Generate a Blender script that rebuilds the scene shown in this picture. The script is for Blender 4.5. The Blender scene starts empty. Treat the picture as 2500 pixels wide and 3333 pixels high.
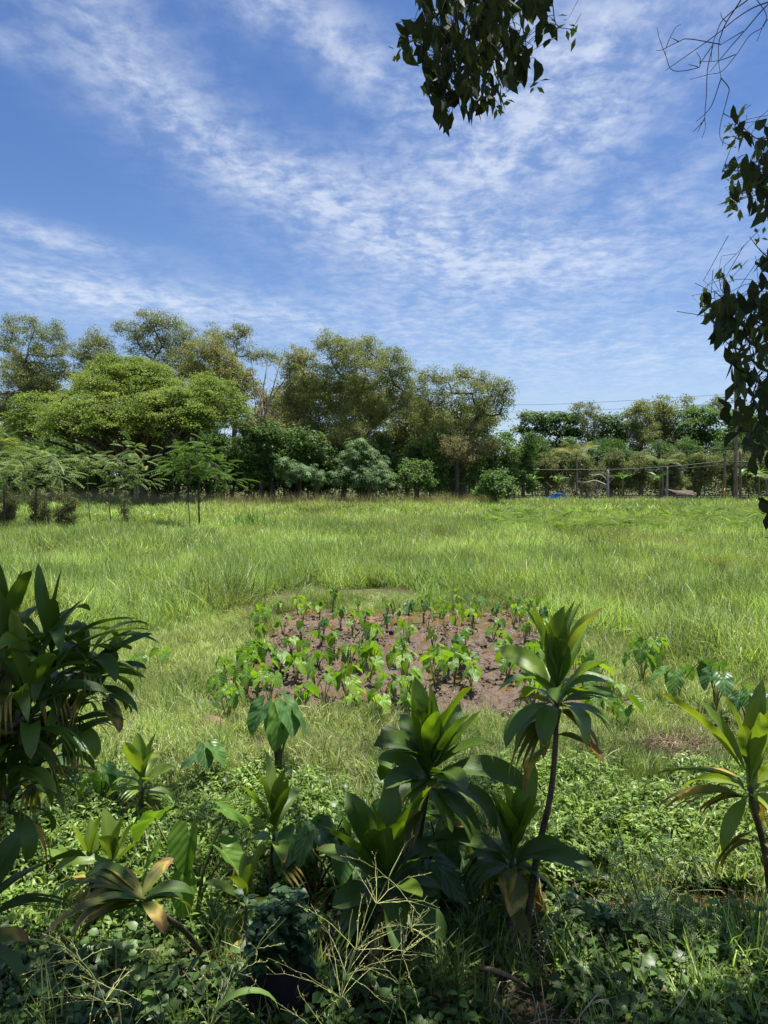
import bpy, math, random
import numpy as np
from mathutils import Vector, Matrix, Euler

R = math.radians
random.seed(7)
RNG = np.random.default_rng(11)
sc = bpy.context.scene
COL = sc.collection

# ------------------------------------------------------------------ camera
CAM_H = 4.0
F = 2311.0                       # focal length in photo pixels (24 mm equivalent)
CX, CY, HOR = 1250.0, 1666.5, 1545.0
PITCH = math.atan((CY - HOR) / F)
cam_d = bpy.data.cameras.new('camera')
cam_d.sensor_fit = 'VERTICAL'
cam_d.sensor_height = 34.6
cam_d.lens = 34.6 * F / 3333.0
cam_d.clip_start = 0.05
cam_d.clip_end = 4000
cam = bpy.data.objects.new('camera', cam_d)
COL.objects.link(cam)
cam.location = (0, 0, CAM_H)
cam.rotation_euler = (R(90) - PITCH, 0, 0)
sc.camera = cam

# ------------------------------------------------------------------ light
SUN_EL, SUN_AZ = R(77), R(62)      # azimuth: right of the view direction (+Y)
SUN = Vector((math.sin(SUN_AZ) * math.cos(SUN_EL), math.cos(SUN_AZ) * math.cos(SUN_EL), math.sin(SUN_EL)))
sun_d = bpy.data.lights.new('sun', 'SUN')
sun_d.energy = 5.0
sun_d.angle = R(0.53)
sun_d.color = (1.0, 0.95, 0.86)
sun_o = bpy.data.objects.new('sun', sun_d)
COL.objects.link(sun_o)
sun_o.location = (10, 20, 40)
sun_o.rotation_euler = SUN.to_track_quat('Z', 'Y').to_euler()

vs = sc.view_settings
vs.view_transform = 'Standard'
vs.look = 'None'
vs.exposure = 0.95
vs.gamma = 1.0
vs.use_curve_mapping = False

sc.render.engine = 'CYCLES'
cy = sc.cycles
cy.max_bounces = 7
cy.diffuse_bounces = 4
cy.glossy_bounces = 2
cy.transmission_bounces = 5
cy.transparent_max_bounces = 6
cy.sample_clamp_indirect = 4.0
cy.caustics_reflective = False
cy.caustics_refractive = False
cy.use_denoising = True
try:
    cy.denoiser = 'OPENIMAGEDENOISE'
    cy.denoising_input_passes = 'RGB_ALBEDO_NORMAL'
    cy.denoising_prefilter = 'NONE'
except Exception:
    pass


class NT:
    """small helper for node trees"""
    def __init__(self, tree):
        self.t = tree

    def n(self, kind, **kw):
        nd = self.t.nodes.new(kind)
        for k, v in kw.items():
            setattr(nd, k, v)
        return nd

    def lk(self, a, b):
        self.t.links.new(a, b)

    def put(self, sock, v):
        if isinstance(v, bpy.types.NodeSocket):
            self.t.links.new(v, sock)
        else:
            sock.default_value = v

    def m(self, op, a, b=None, c=None, clamp=False):
        nd = self.n('ShaderNodeMath', operation=op, use_clamp=clamp)
        self.put(nd.inputs[0], a)
        if b is not None:
            self.put(nd.inputs[1], b)
        if c is not None:
            self.put(nd.inputs[2], c)
        return nd.outputs[0]

    def mix(self, fac, a, b, blend='MIX'):
        nd = self.n('ShaderNodeMix', data_type='RGBA', blend_type=blend)
        self.put(nd.inputs[0], fac)
        self.put(nd.inputs[6], a)
        self.put(nd.inputs[7], b)
        return nd.outputs[2]

    def noise(self, vec, scale, detail=4, rough=0.55, dist=0.0, dim='3D'):
        nd = self.n('ShaderNodeTexNoise', noise_dimensions=dim)
        if vec is not None:
            self.lk(vec, nd.inputs['Vector'])
        nd.inputs['Scale'].default_value = scale
        nd.inputs['Detail'].default_value = detail
        nd.inputs['Roughness'].default_value = rough
        nd.inputs['Distortion'].default_value = dist
        return nd.outputs['Fac']

    def ramp(self, fac, a, b, smooth=True):
        nd = self.n('ShaderNodeMapRange', interpolation_type='SMOOTHSTEP' if smooth else 'LINEAR')
        self.put(nd.inputs[0], fac)
        self.put(nd.inputs[1], a)
        self.put(nd.inputs[2], b)
        nd.inputs[3].default_value = 0.0
        nd.inputs[4].default_value = 1.0
        return nd.outputs[0]


def build_world():
    w = bpy.data.worlds.new('World')
    sc.world = w
    w.use_nodes = True
    t = w.node_tree
    t.nodes.clear()
    k = NT(t)
    out = k.n('ShaderNodeOutputWorld')
    bg = k.n('ShaderNodeBackground')
    bg.inputs['Strength'].default_value = 0.060
    sky = k.n('ShaderNodeTexSky', sky_type='NISHITA')
    sky.sun_disc = False
    sky.sun_elevation = SUN_EL
    sky.sun_rotation = SUN_AZ
    sky.altitude = 0
    sky.air_density = 1.15
    sky.dust_density = 0.35
    sky.ozone_density = 4.5
    tc = k.n('ShaderNodeTexCoord')
    sep = k.n('ShaderNodeSeparateXYZ')
    k.lk(tc.outputs['Generated'], sep.inputs[0])
    x, y, z = sep.outputs
    zc = k.m('ADD', k.m('MAXIMUM', z, 0.0), 0.06)
    comb = k.n('ShaderNodeCombineXYZ')
    u = k.m('DIVIDE', x, zc)
    v = k.m('DIVIDE', y, zc)
    k.lk(u, comb.inputs[0])
    k.lk(v, comb.inputs[1])
    pl = comb.outputs[0]
    # turn the cloud layer so that its ripples run towards the upper left
    mp = k.n('ShaderNodeMapping')
    k.lk(pl, mp.inputs[0])
    mp.inputs['Rotation'].default_value = (0, 0, R(-28))
    mp.inputs['Scale'].default_value = (1.0, 0.55, 1)
    fib = mp.outputs[0]
    big = k.noise(fib, 0.75, 3, 0.6, 0.4)
    med = k.noise(fib, 4.6, 6, 0.64, 0.4)
    fine = k.noise(pl, 13.0, 5, 0.65, 0.25)
    # cloud groups by direction: a = azimuth slope, e = elevation slope
    yy = k.m('MAXIMUM', k.m('SQRT', k.m('ADD', k.m('MULTIPLY', x, x), k.m('MULTIPLY', y, y))), 0.001)
    e = k.m('DIVIDE', z, yy)
    a = k.m('ARCTAN2', x, y)

    def blob(px, py, sx, sy, ang, amp):
        ax = (px - CX) / F
        ey = (HOR - py) / F
        sx, sy = sx / F, sy / F
        c, s = math.cos(R(ang)), math.sin(R(ang))
        da = k.m('SUBTRACT', a, ax)
        de = k.m('SUBTRACT', e, ey)
        p = k.m('ADD', k.m('MULTIPLY', da, c / sx), k.m('MULTIPLY', de, s / sx))
        q = k.m('ADD', k.m('MULTIPLY', da, -s / sy), k.m('MULTIPLY', de, c / sy))
        r2 = k.m('ADD', k.m('MULTIPLY', p, p), k.m('MULTIPLY', q, q))
        return k.m('MULTIPLY', k.m('EXPONENT', k.m('MULTIPLY', r2, -1.0)), amp)

    blobs = [(860, 80, 150, 90, -20, .85), (1180, 240, 300, 110, -38, 1.0), (350, 160, 420, 150, -32, .75),
             (550, 400, 260, 80, -30, .55), (800, 570, 420, 100, -18, .75), (1200, 700, 420, 160, -12, .8),
             (1650, 330, 280, 230, 30, 1.15), (1950, 330, 330, 250, 35, .8), (1650, 520, 300, 160, 5, .75),
             (2000, 860, 700, 150, 6, .62), (1500, 880, 500, 130, -8, .55), (180, 850, 330, 40, -5, .8),
             (300, 1000, 650, 75, -4, .9), (1250, 1080, 900, 90, -3, .45), (2150, 660, 240, 45, 28, .35),
             (2000, 1200, 900, 120, 0, .55), (2400, 60, 300, 120, 20, .45), (150, 330, 160, 50, -5, .45)]
    tot = None
    for b in blobs:
        g = blob(*b)
        tot = g if tot is None else k.m('ADD', tot, g)
    # away from the view the layer goes on as a broken sheet
    outside = k.ramp(k.m('ABSOLUTE', a), 0.6, 1.0)
    high = k.ramp(e, 0.72, 1.0)
    other = k.m('MULTIPLY', k.m('MAXIMUM', outside, high), 0.6)
    grp = k.m('ADD', tot, other)
    tex = k.m('ADD', k.m('MULTIPLY', med, 0.50), k.m('ADD', k.m('MULTIPLY', big, 0.22), k.m('MULTIPLY', fine, 0.48)))
    dens = k.m('MULTIPLY', k.m('MINIMUM', grp, 1.25), k.ramp(tex, 0.46, 0.80))
    veil = k.m('MULTIPLY', k.m('MINIMUM', grp, 1.0), 0.17)
    dens = k.m('ADD', dens, veil, clamp=True)
    dens = k.m('MULTIPLY', dens, 0.64)
    # low haze towards the horizon
    hz = k.m('MULTIPLY', k.m('EXPONENT', k.m('MULTIPLY', k.m('MAXIMUM', z, 0.0), -9.0)), 0.80)
    c1 = k.mix(1.0, sky.outputs[0], (0.57, 0.77, 1.06, 1), 'MULTIPLY')
    c1 = k.mix(hz, c1, (7.2, 8.2, 9.6, 1))
    c2 = k.mix(dens, c1, (7.4, 8.0, 9.0, 1))
    k.lk(c2, bg.inputs['Color'])
    k.lk(bg.outputs[0], out.inputs[0])
    w.cycles.sampling_method = 'NONE'


build_world()

# ------------------------------------------------------------------ helpers
_fw = Vector((0, math.cos(PITCH), -math.sin(PITCH)))
_up = Vector((0, math.sin(PITCH), math.cos(PITCH)))


def ray(px, py):
    return _fw + Vector(((px - CX) / F, 0, 0)) - _up * ((py - CY) / F)


def gp(px, py, z=0.0):
    d = ray(px, py)
    t = (z - CAM_H) / d.z
    return Vector((d.x * t, d.y * t, z))


def at(px, py, Y):
    d = ray(px, py)
    t = Y / d.y
    return Vector((d.x * t, Y, CAM_H + d.z * t))


def nrm(a):
    return a / np.maximum(np.linalg.norm(a, axis=-1, keepdims=True), 1e-9)


class MB:
    def __init__(self):
        self.V, self.Fc, self.C, self.U = [], [], [], []
        self.n = 0

    def add(self, V, Fa, col=None, uv=None):
        V = np.asarray(V, float).reshape(-1, 3)
        Fa = np.asarray(Fa, int)
        self.V.append(V)
        self.Fc.append(Fa + self.n)
        if col is None:
            col = np.ones((len(V), 3))
        col = np.asarray(col, float)
        if col.ndim == 1:
            col = np.tile(col, (len(V), 1))
        self.C.append(col)
        if uv is None:
            uv = np.zeros((len(V), 2))
        self.U.append(np.asarray(uv, float))
        self.n += len(V)
        return self

    def mesh(self, name, mat=None, smooth=True):
        me = bpy.data.meshes.new(name)
        if self.n == 0:
            return me
        V = np.concatenate(self.V)
        me.vertices.add(len(V))
        me.vertices.foreach_set('co', V.astype(np.float32).ravel())
        loops = np.concatenate([f.ravel() for f in self.Fc])
        sizes = np.concatenate([np.full(len(f), f.shape[1]) for f in self.Fc])
        starts = np.concatenate([[0], np.cumsum(sizes)[:-1]])
        me.loops.add(len(loops))
        me.loops.foreach_set('vertex_index', loops.astype(np.int32))
        me.polygons.add(len(sizes))
        me.polygons.foreach_set('loop_start', starts.astype(np.int32))
        me.update(calc_edges=True)
        me.polygons.foreach_set('use_smooth', np.full(len(sizes), smooth))
        ca = me.attributes.new('col', 'FLOAT_COLOR', 'POINT')
        c4 = np.ones((len(V), 4), np.float32)
        c4[:, :3] = np.concatenate(self.C)
        ca.data.foreach_set('color', c4.ravel())
        ua = me.attributes.new('luv', 'FLOAT2', 'POINT')
        ua.data.foreach_set('vector', np.concatenate(self.U).astype(np.float32).ravel())
        if mat:
            me.materials.append(mat)
        return me

    def build(self, name, mat, parent=None, smooth=True):
        return obj(name, self.mesh(name, mat, smooth), parent)


def obj(name, me, parent=None):
    o = bpy.data.objects.new(name, me)
    COL.objects.link(o)
    if parent is not None:
        o.parent = parent
    return o


def tag(o, label=None, cat=None, group=None, kind=None):
    if label:
        o['label'] = label
    if cat:
        o['category'] = cat
    if group:
        o['group'] = group
    if kind:
        o['kind'] = kind
    return o


def thing(name, label, cat, loc=(0, 0, 0), group=None):
    o = bpy.data.objects.new(name, None)
    COL.objects.link(o)
    o.location = loc
    o.empty_display_size = 0.2
    return tag(o, label, cat, group)


def tube(P, rad, sides=6, col=None, mb=None, cap=False):
    P = np.asarray(P, float)
    n = len(P)
    rad = np.broadcast_to(np.asarray(rad, float), (n,))
    T = nrm(np.gradient(P, axis=0))
    ref = np.array([0.0, 0, 1.0]) if abs(T[0][2]) < 0.9 else np.array([1.0, 0, 0])
    u = nrm(np.cross(T, ref))
    for i in range(1, n):                     # keep frames from flipping
        if np.dot(u[i], u[i - 1]) < 0:
            u[i] = -u[i]
    v = np.cross(T, u)
    ang = np.linspace(0, 2 * np.pi, sides, endpoint=False)
    ring = P[:, None, :] + rad[:, None, None] * (np.cos(ang)[None, :, None] * u[:, None, :] + np.sin(ang)[None, :, None] * v[:, None, :])
    V = ring.reshape(-1, 3)
    i = np.arange(n - 1)[:, None] * sides
    j = np.arange(sides)[None, :]
    jn = (j + 1) % sides
    Fq = np.stack([i + j, i + jn, i + sides + jn, i + sides + j], -1).reshape(-1, 4)
    uv = np.stack([np.tile(ang / 6.283, n), np.repeat(np.linspace(0, 1, n), sides)], 1)
    if mb is not None:
        mb.add(V, Fq, col, uv)
        if cap:
            c0 = mb.n - n * sides
            mb.add(np.array([P[0], P[-1]]), np.zeros((0, 3), int), col)
            a0, a1 = mb.n - 2, mb.n - 1
            tri = [(c0 + (q + 1) % sides, c0 + q, a0) for q in range(sides)]
            tri += [(c0 + (n - 1) * sides + q, c0 + (n - 1) * sides + (q + 1) % sides, a1) for q in range(sides)]
            mb.Fc.append(np.array(tri))
    return V, Fq


def curve(pts, n=8):
    """smooth Catmull-Rom line through pts"""
    p = [np.array(q, float) for q in pts]
    p = [2 * p[0] - p[1]] + p + [2 * p[-1] - p[-2]]
    out = []
    segs = len(p) - 3
    for s in range(segs):
        a, b, c, d = p[s:s + 4]
        m = max(2, n // segs + 1)
        for t in np.linspace(0, 1, m, endpoint=(s == segs - 1)):
            out.append(0.5 * ((2 * b) + (-a + c) * t + (2 * a - 5 * b + 4 * c - d) * t * t + (-a + 3 * b - 3 * c + d) * t ** 3))
    return np.array(out)


def box(mb, c, s, col=None, rot=None):
    x, y, z = np.array(s) / 2.0
    V = np.array([(-x, -y, -z), (x, -y, -z), (x, y, -z), (-x, y, -z), (-x, -y, z), (x, -y, z), (x, y, z), (-x, y, z)])
    if rot is not None:
        V = V @ np.array(rot).T
    mb.add(V + np.array(c), [(0, 3, 2, 1), (4, 5, 6, 7), (0, 1, 5, 4), (1, 2, 6, 5), (2, 3, 7, 6), (3, 0, 4, 7)], col)


def rand_unit(n):
    return nrm(RNG.normal(size=(n, 3)))


def leaf_quads(mb, P, A, N, ln, wd, col):
    """one folded diamond leaf per row: base P, axis A, normal N"""
    n = len(P)
    B = nrm(np.cross(N, A))
    N = nrm(np.cross(A, B))
    ln = np.broadcast_to(ln, (n,))[:, None]
    wd = np.broadcast_to(wd, (n,))[:, None]
    mid = P + A * ln * 0.45 + N * wd * 0.18
    V = np.stack([P, mid + B * wd * 0.5, P + A * ln, mid - B * wd * 0.5], 1).reshape(-1, 3)
    Fq = (np.arange(n)[:, None] * 4 + np.arange(4)[None, :])
    C = np.repeat(col, 4, axis=0)
    mb.add(V, Fq, C)


def rotframe(A, N):
    """matrices whose columns are side, axis, normal (template: x side, y length, z up)"""
    B = nrm(np.cross(A, N))
    N2 = nrm(np.cross(B, A))
    return np.stack([B, A, N2], -1)


def inst(mb, TV, TF, M, P, S, col, tuv=None):
    k, m = len(P), len(TV)
    V = np.einsum('kij,mj->kmi', M, TV) * np.asarray(S).reshape(-1, 1, 1) + P[:, None, :]
    Fq = (np.asarray(TF)[None] + (np.arange(k) * m)[:, None, None]).reshape(-1, np.asarray(TF).shape[1])
    C = np.repeat(col, m, axis=0)
    uv = np.tile(tuv, (k, 1)) if tuv is not None else None
    mb.add(V.reshape(-1, 3), Fq, C, uv)


def palette(n, cols, jit=0.12):
    cols = np.array(cols, float)
    i = RNG.integers(0, len(cols), n)
    j = RNG.integers(0, len(cols), n)
    t = RNG.random((n, 1))
    c = cols[i] * t + cols[j] * (1 - t)
    return np.clip(c * (1 + RNG.normal(size=(n, 1)) * jit), 0.004, 1)


# ------------------------------------------------------------------ materials
MATS = {}


def new_mat(name):
    m = bpy.data.materials.new(name)
    m.use_nodes = True
    m.node_tree.nodes.clear()
    k = NT(m.node_tree)
    out = k.n('ShaderNodeOutputMaterial')
    MATS[name] = m
    return m, k, out


def principled(k, base, rough, spec=0.5, normal=None):
    p = k.n('ShaderNodeBsdfPrincipled')
    k.put(p.inputs['Base Color'], base)
    k.put(p.inputs['Roughness'], rough)
    p.inputs['Specular IOR Level'].default_value = spec
    if normal is not None:
        k.lk(normal, p.inputs['Normal'])
    return p


def bump(k, h, strength=0.4, dist=0.02):
    b = k.n('ShaderNodeBump')
    b.inputs['Strength'].default_value = strength
    b.inputs['Distance'].default_value = dist
    k.lk(h, b.inputs['Height'])
    return b.outputs[0]


def mat_foliage(name, trans=0.35, rough=0.5, spec=0.35, tint=(1.15, 1.25, 0.55), var=0.25, tinted=False):
    m, k, out = new_mat(name)
    at_ = k.n('ShaderNodeAttribute', attribute_name='col')
    oi = k.n('ShaderNodeObjectInfo')
    f = k.m('ADD', k.m('MULTIPLY', oi.outputs['Random'], var), 1 - var / 2)
    cb = k.n('ShaderNodeCombineXYZ')
    for q in range(3):
        k.lk(f, cb.inputs[q])
    base = k.mix(1.0, at_.outputs['Color'], cb.outputs[0], 'MULTIPLY')
    if tinted:                                   # patches of greener, darker or drier growth
        ta = k.n('ShaderNodeAttribute', attribute_name='patch', attribute_type='INSTANCER')
        ts = k.n('ShaderNodeSeparateXYZ')
        k.lk(ta.outputs['Vector'], ts.inputs[0])
        tv = k.m('ADD', ts.outputs[0], 1.0)
        tb = k.n('ShaderNodeCombineXYZ')
        for q in range(3):
            k.lk(tv, tb.inputs[q])
        base = k.mix(1.0, base, tb.outputs[0], 'MULTIPLY')
        base = k.mix(ts.outputs[1], base, (0.36, 0.34, 0.13, 1))
        base = k.mix(k.m('MULTIPLY', ts.outputs[2], 0.8), base, (0.115, 0.20, 0.06, 1))
    p = principled(k, base, rough, spec)
    tr = k.n('ShaderNodeBsdfTranslucent')
    k.lk(k.mix(1.0, base, (*tint, 1), 'MULTIPLY'), tr.inputs[0])
    mx = k.n('ShaderNodeMixShader')
    mx.inputs[0].default_value = trans
    k.lk(p.outputs[0], mx.inputs[1])
    k.lk(tr.outputs[0], mx.inputs[2])
    k.lk(mx.outputs[0], out.inputs[0])
    return m


def mat_bigleaf(name, green, vein, style, trans, rough, spec=0.5, old=None, oldamt=0.0, tint=(1.5, 1.5, 0.35)):
    """taro and ti leaves: luv = (side -1..1, length 0..1)"""
    m, k, out = new_mat(name)
    at_ = k.n('ShaderNodeAttribute', attribute_name='luv')
    sp = k.n('ShaderNodeSeparateXYZ')
    k.lk(at_.outputs['Vector'], sp.inputs[0])
    u, v = sp.outputs[0], sp.outputs[1]
    au = k.m('ABSOLUTE', u)
    oi = k.n('ShaderNodeObjectInfo')
    rnd = oi.outputs['Random']
    tco = k.n('ShaderNodeTexCoord')
    nz = k.noise(tco.outputs['Object'], 9, 4)
    f = k.m('ADD', k.m('MULTIPLY', rnd, 0.5), k.m('ADD', k.m('MULTIPLY', nz, 0.35), 0.58))
    cb = k.n('ShaderNodeCombineXYZ')
    for q in range(3):
        k.lk(f, cb.inputs[q])
    base = k.mix(1.0, (*green, 1), cb.outputs[0], 'MULTIPLY')
    # lighter, yellower individuals
    base = k.mix(k.m('MULTIPLY', k.ramp(rnd, 0.55, 1.0), 0.45), base, (green[0] * 2.2, green[1] * 1.7, green[2] * 0.9, 1))
    mid = k.ramp(au, 0.05, 0.02)
    if style == 'taro':
        rib = k.m('FRACT', k.m('MULTIPLY', k.m('SUBTRACT', v, k.m('MULTIPLY', au, 0.42)), 6.0))
        ribs = k.ramp(k.m('ABSOLUTE', k.m('SUBTRACT', rib, 0.5)), 0.06, 0.02)
        lines = k.m('MAXIMUM', mid, k.m('MULTIPLY', ribs, 0.55))
        h = k.m('ABSOLUTE', k.m('SUBTRACT', rib, 0.5))
        nb = bump(k, h, 0.35, 0.02)
    else:
        st = k.m('SINE', k.m('MULTIPLY', k.m('SUBTRACT', k.m('MULTIPLY', au, 1.0), k.m('MULTIPLY', v, 0.6)), 60.0))
        lines = k.m('MAXIMUM', k.m('MULTIPLY', mid, 0.8), k.m('MULTIPLY', k.m('ADD', k.m('MULTIPLY', st, 0.5), 0.5), 0.10))
        nb = bump(k, k.m('ADD', k.m('MULTIPLY', st, 0.12), nz), 0.22, 0.02)
    base = k.mix(k.m('MULTIPLY', lines, 0.6), base, (*vein, 1))
    if old:
        edge = k.m('ADD', k.m('ADD', v, k.m('MULTIPLY', au, 0.25)), k.m('MULTIPLY', k.noise(tco.outputs['Object'], 14, 5), 0.5))
        thr = k.m('ADD', 1.30 - oldamt, k.m('MULTIPLY', k.m('SUBTRACT', 0.5, rnd), 0.5))
        base = k.mix(k.ramp(k.m('SUBTRACT', edge, thr), -0.12, 0.12), base, (*old[0], 1))
        base = k.mix(k.ramp(k.m('SUBTRACT', edge, thr), 0.12, 0.25), base, (*old[1], 1))
    spots = k.ramp(k.noise(tco.outputs['Object'], 55, 3, 0.5), 0.66, 0.72)
    base = k.mix(k.m('MULTIPLY', spots, 0.45), base, (green[0] * 2.2 + .05, green[1] * 1.1 + .02, green[2] * .8 + .01, 1))
    p = principled(k, base, k.m('ADD', k.m('MULTIPLY', nz, 0.22), rough - 0.08), spec, nb)
    tr = k.n('ShaderNodeBsdfTranslucent')
    k.lk(k.mix(1.0, base, (*tint, 1), 'MULTIPLY'), tr.inputs[0])
    mx = k.n('ShaderNodeMixShader')
    mx.inputs[0].default_value = trans
    k.lk(p.outputs[0], mx.inputs[1])
    k.lk(tr.outputs[0], mx.inputs[2])
    k.lk(mx.outputs[0], out.inputs[0])
    return m


def mat_bark(name, c1, c2, scale=6, rings=0.0, rough=0.85):
    m, k, out = new_mat(name)
    tc = k.n('ShaderNodeTexCoord')
    mp = k.n('ShaderNodeMapping')
    mp.inputs['Scale'].default_value = (1, 1, 0.3)
    k.lk(tc.outputs['Object'], mp.inputs[0])
    nz = k.noise(mp.outputs[0], scale, 6, 0.65)
    base = k.mix(k.ramp(nz, 0.35, 0.7), (*c1, 1), (*c2, 1))
    h = nz
    if rings:
        sp = k.n('ShaderNodeSeparateXYZ')
        k.lk(tc.outputs['Object'], sp.inputs[0])
        ring = k.m('FRACT', k.m('ADD', k.m('MULTIPLY', sp.outputs[2], rings), k.m('MULTIPLY', nz, 0.7)))
        ln = k.ramp(ring, 0.25, 0.0)
        base = k.mix(k.m('MULTIPLY', ln, 0.7), base, (c1[0] * .35, c1[1] * .35, c1[2] * .35, 1))
        h = k.m('ADD', nz, k.m('MULTIPLY', ring, 0.8))
    p = principled(k, base, rough, 0.25, bump(k, h, 0.6, 0.03))
    k.lk(p.outputs[0], out.inputs[0])
    return m


def mat_plain(name, c, rough=0.6, spec=0.4, metal=0.0, var=0.2, scale=5):
    m, k, out = new_mat(name)
    tc = k.n('ShaderNodeTexCoord')
    nz = k.noise(tc.outputs['Object'], scale, 5)
    lo = tuple(max(0, q * (1 - var)) for q in c)
    hi = tuple(q * (1 + var) for q in c)
    p = principled(k, k.mix(nz, (*lo, 1), (*hi, 1)), rough, spec)
    p.inputs['Metallic'].default_value = metal
    k.lk(p.outputs[0], out.inputs[0])
    return m


def mat_ground():
    m, k, out = new_mat('ground_soil')
    tc = k.n('ShaderNodeTexCoord')
    o = tc.outputs['Object']
    a = k.noise(o, 0.35, 6, 0.6)
    b = k.noise(o, 3.0, 6, 0.65)
    c = k.noise(o, 22, 4, 0.6)
    col = k.mix(k.ramp(b, 0.35, 0.65), (0.060, 0.045, 0.026, 1), (0.075, 0.105, 0.030, 1))
    col = k.mix(k.ramp(a, 0.45, 0.7), col, (0.10, 0.12, 0.045, 1))
    col = k.mix(k.m('MULTIPLY', c, 0.5), col, (0.12, 0.10, 0.055, 1))
    p = principled(k, col, 0.95, 0.15, bump(k, k.m('ADD', b, k.m('MULTIPLY', c, 0.5)), 0.8, 0.08))
    k.lk(p.outputs[0], out.inputs[0])
    return m


def mat_mud():
    m, k, out = new_mat('wet_mud')
    tc = k.n('ShaderNodeTexCoord')
    o = tc.outputs['Object']
    a = k.noise(o, 1.1, 5, 0.6)
    b = k.noise(o, 9, 6, 0.7)
    c = k.noise(o, 45, 4, 0.6)
    col = k.mix(k.ramp(b, 0.35, 0.68), (0.050, 0.032, 0.020, 1), (0.150, 0.100, 0.060, 1))
    col = k.mix(k.m('MULTIPLY', k.ramp(c, 0.45, 0.75), 0.45), col, (0.24, 0.175, 0.115, 1))
    # rust-coloured film lying along the far edge of the bed
    sp = k.n('ShaderNodeSeparateXYZ')
    k.lk(o, sp.inputs[0])
    far = k.m('MULTIPLY', k.ramp(sp.outputs[1], 17.5, 20.3), k.ramp(a, 0.42, 0.62))
    col = k.mix(k.m('MULTIPLY', far, 0.65), col, (0.26, 0.125, 0.04, 1))
    rough = k.m('ADD', k.m('MULTIPLY', k.ramp(a, 0.4, 0.62), 0.40), 0.26)
    p = principled(k, col, rough, 0.5, bump(k, k.m('ADD', b, k.m('MULTIPLY', c, 0.5)), 0.9, 0.05))
    k.lk(p.outputs[0], out.inputs[0])
    return m


def mat_water(name, c, rough=0.06):
    m, k, out = new_mat(name)
    tc = k.n('ShaderNodeTexCoord')
    nz = k.noise(tc.outputs['Object'], 5, 4)
    big = k.noise(tc.outputs['Object'], 1.6, 4)
    col = k.mix(k.ramp(big, 0.4, 0.65), (*c, 1), (c[0] * 1.25, c[1] * 0.95, c[2] * 0.7, 1))
    p = principled(k, col, rough, 0.6, bump(k, nz, 0.08, 0.02))
    k.lk(p.outputs[0], out.inputs[0])
    return m


M_GROUND, M_MUD = mat_ground(), mat_mud()
M_PUDDLE = mat_water('muddy_water', (0.105, 0.070, 0.040))
M_GRASS = mat_foliage('grass_blades', 0.40, 0.42, 0.4, (1.2, 1.25, 0.5), 0.35, tinted=True)
M_FERN = mat_foliage('fern_leaves', 0.40, 0.7, 0.1, (1.2, 1.25, 0.5), 0.4)
M_LEAF = mat_foliage('tree_leaves', 0.40, 0.55, 0.25, (1.15, 1.2, 0.6), 0.0)
M_GLOSSLEAF = mat_foliage('glossy_leaves', 0.30, 0.5, 0.2, (1.2, 1.3, 0.45), 0.0)
M_WEED = mat_foliage('weed_leaves', 0.38, 0.42, 0.45, (1.3, 1.35, 0.4), 0.4)
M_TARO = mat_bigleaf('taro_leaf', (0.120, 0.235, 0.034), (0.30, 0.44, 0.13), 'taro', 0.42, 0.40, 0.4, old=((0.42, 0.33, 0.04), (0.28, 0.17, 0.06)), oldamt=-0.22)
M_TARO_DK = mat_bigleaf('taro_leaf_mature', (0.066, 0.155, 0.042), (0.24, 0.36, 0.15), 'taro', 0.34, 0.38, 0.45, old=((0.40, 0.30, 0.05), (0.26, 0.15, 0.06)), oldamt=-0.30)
M_TI = mat_bigleaf('ti_leaf', (0.098, 0.175, 0.022), (0.14, 0.24, 0.06), 'ti', 0.34, 0.34, 0.5, old=((0.36, 0.27, 0.05), (0.20, 0.13, 0.055)), oldamt=-0.25, tint=(2.0, 2.0, 0.35))
M_TI_OLD = mat_bigleaf('ti_leaf_withering', (0.13, 0.15, 0.025), (0.25, 0.22, 0.06), 'ti', 0.28, 0.45, 0.35, old=((0.44, 0.32, 0.06), (0.24, 0.15, 0.065)), oldamt=0.36)
M_TI_DK = mat_bigleaf('ti_leaf_dark', (0.066, 0.124, 0.018), (0.115, 0.185, 0.045), 'ti', 0.28, 0.42, 0.42, old=((0.24, 0.20, 0.04), (0.15, 0.10, 0.045)), oldamt=-0.27, tint=(2.0, 2.0, 0.35))
M_TI_YOUNG = mat_bigleaf('ti_leaf_pale', (0.140, 0.220, 0.035), (0.20, 0.28, 0.07), 'ti', 0.36, 0.32, 0.5, old=((0.40, 0.30, 0.05), (0.22, 0.12, 0.05)), oldamt=-0.25, tint=(1.7, 1.6, 0.4))
M_PETIOLE = mat_foliage('leaf_stalk', 0.15, 0.45, 0.4, (1.2, 1.2, 0.5), 0.3)
M_BARK = mat_bark('grey_bark', (0.13, 0.105, 0.08), (0.34, 0.29, 0.23), 2.2)
M_BARK_DK = mat_bark('dark_bark', (0.045, 0.035, 0.028), (0.13, 0.10, 0.08), 3.0)
M_TI_STEM = mat_bark('ti_stem', (0.10, 0.075, 0.055), (0.24, 0.19, 0.14), 14, rings=28.0)
M_TWIG = mat_bark('dry_twig', (0.20, 0.15, 0.10), (0.46, 0.39, 0.29), 9)
M_POLE = mat_bark('weathered_pole', (0.13, 0.085, 0.06), (0.27, 0.20, 0.15), 3)
M_POLE_GREY = mat_bark('grey_pole', (0.26, 0.25, 0.22), (0.46, 0.45, 0.40), 3)
M_CABLE = mat_plain('black_cable', (0.02, 0.02, 0.022), 0.6)
M_STONE = mat_bark('dark_stone', (0.035, 0.034, 0.030), (0.11, 0.105, 0.09), 4)
M_ASPHALT = mat_plain('asphalt', (0.05, 0.05, 0.052), 0.9, 0.2, 0, 0.3, 12)

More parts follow.
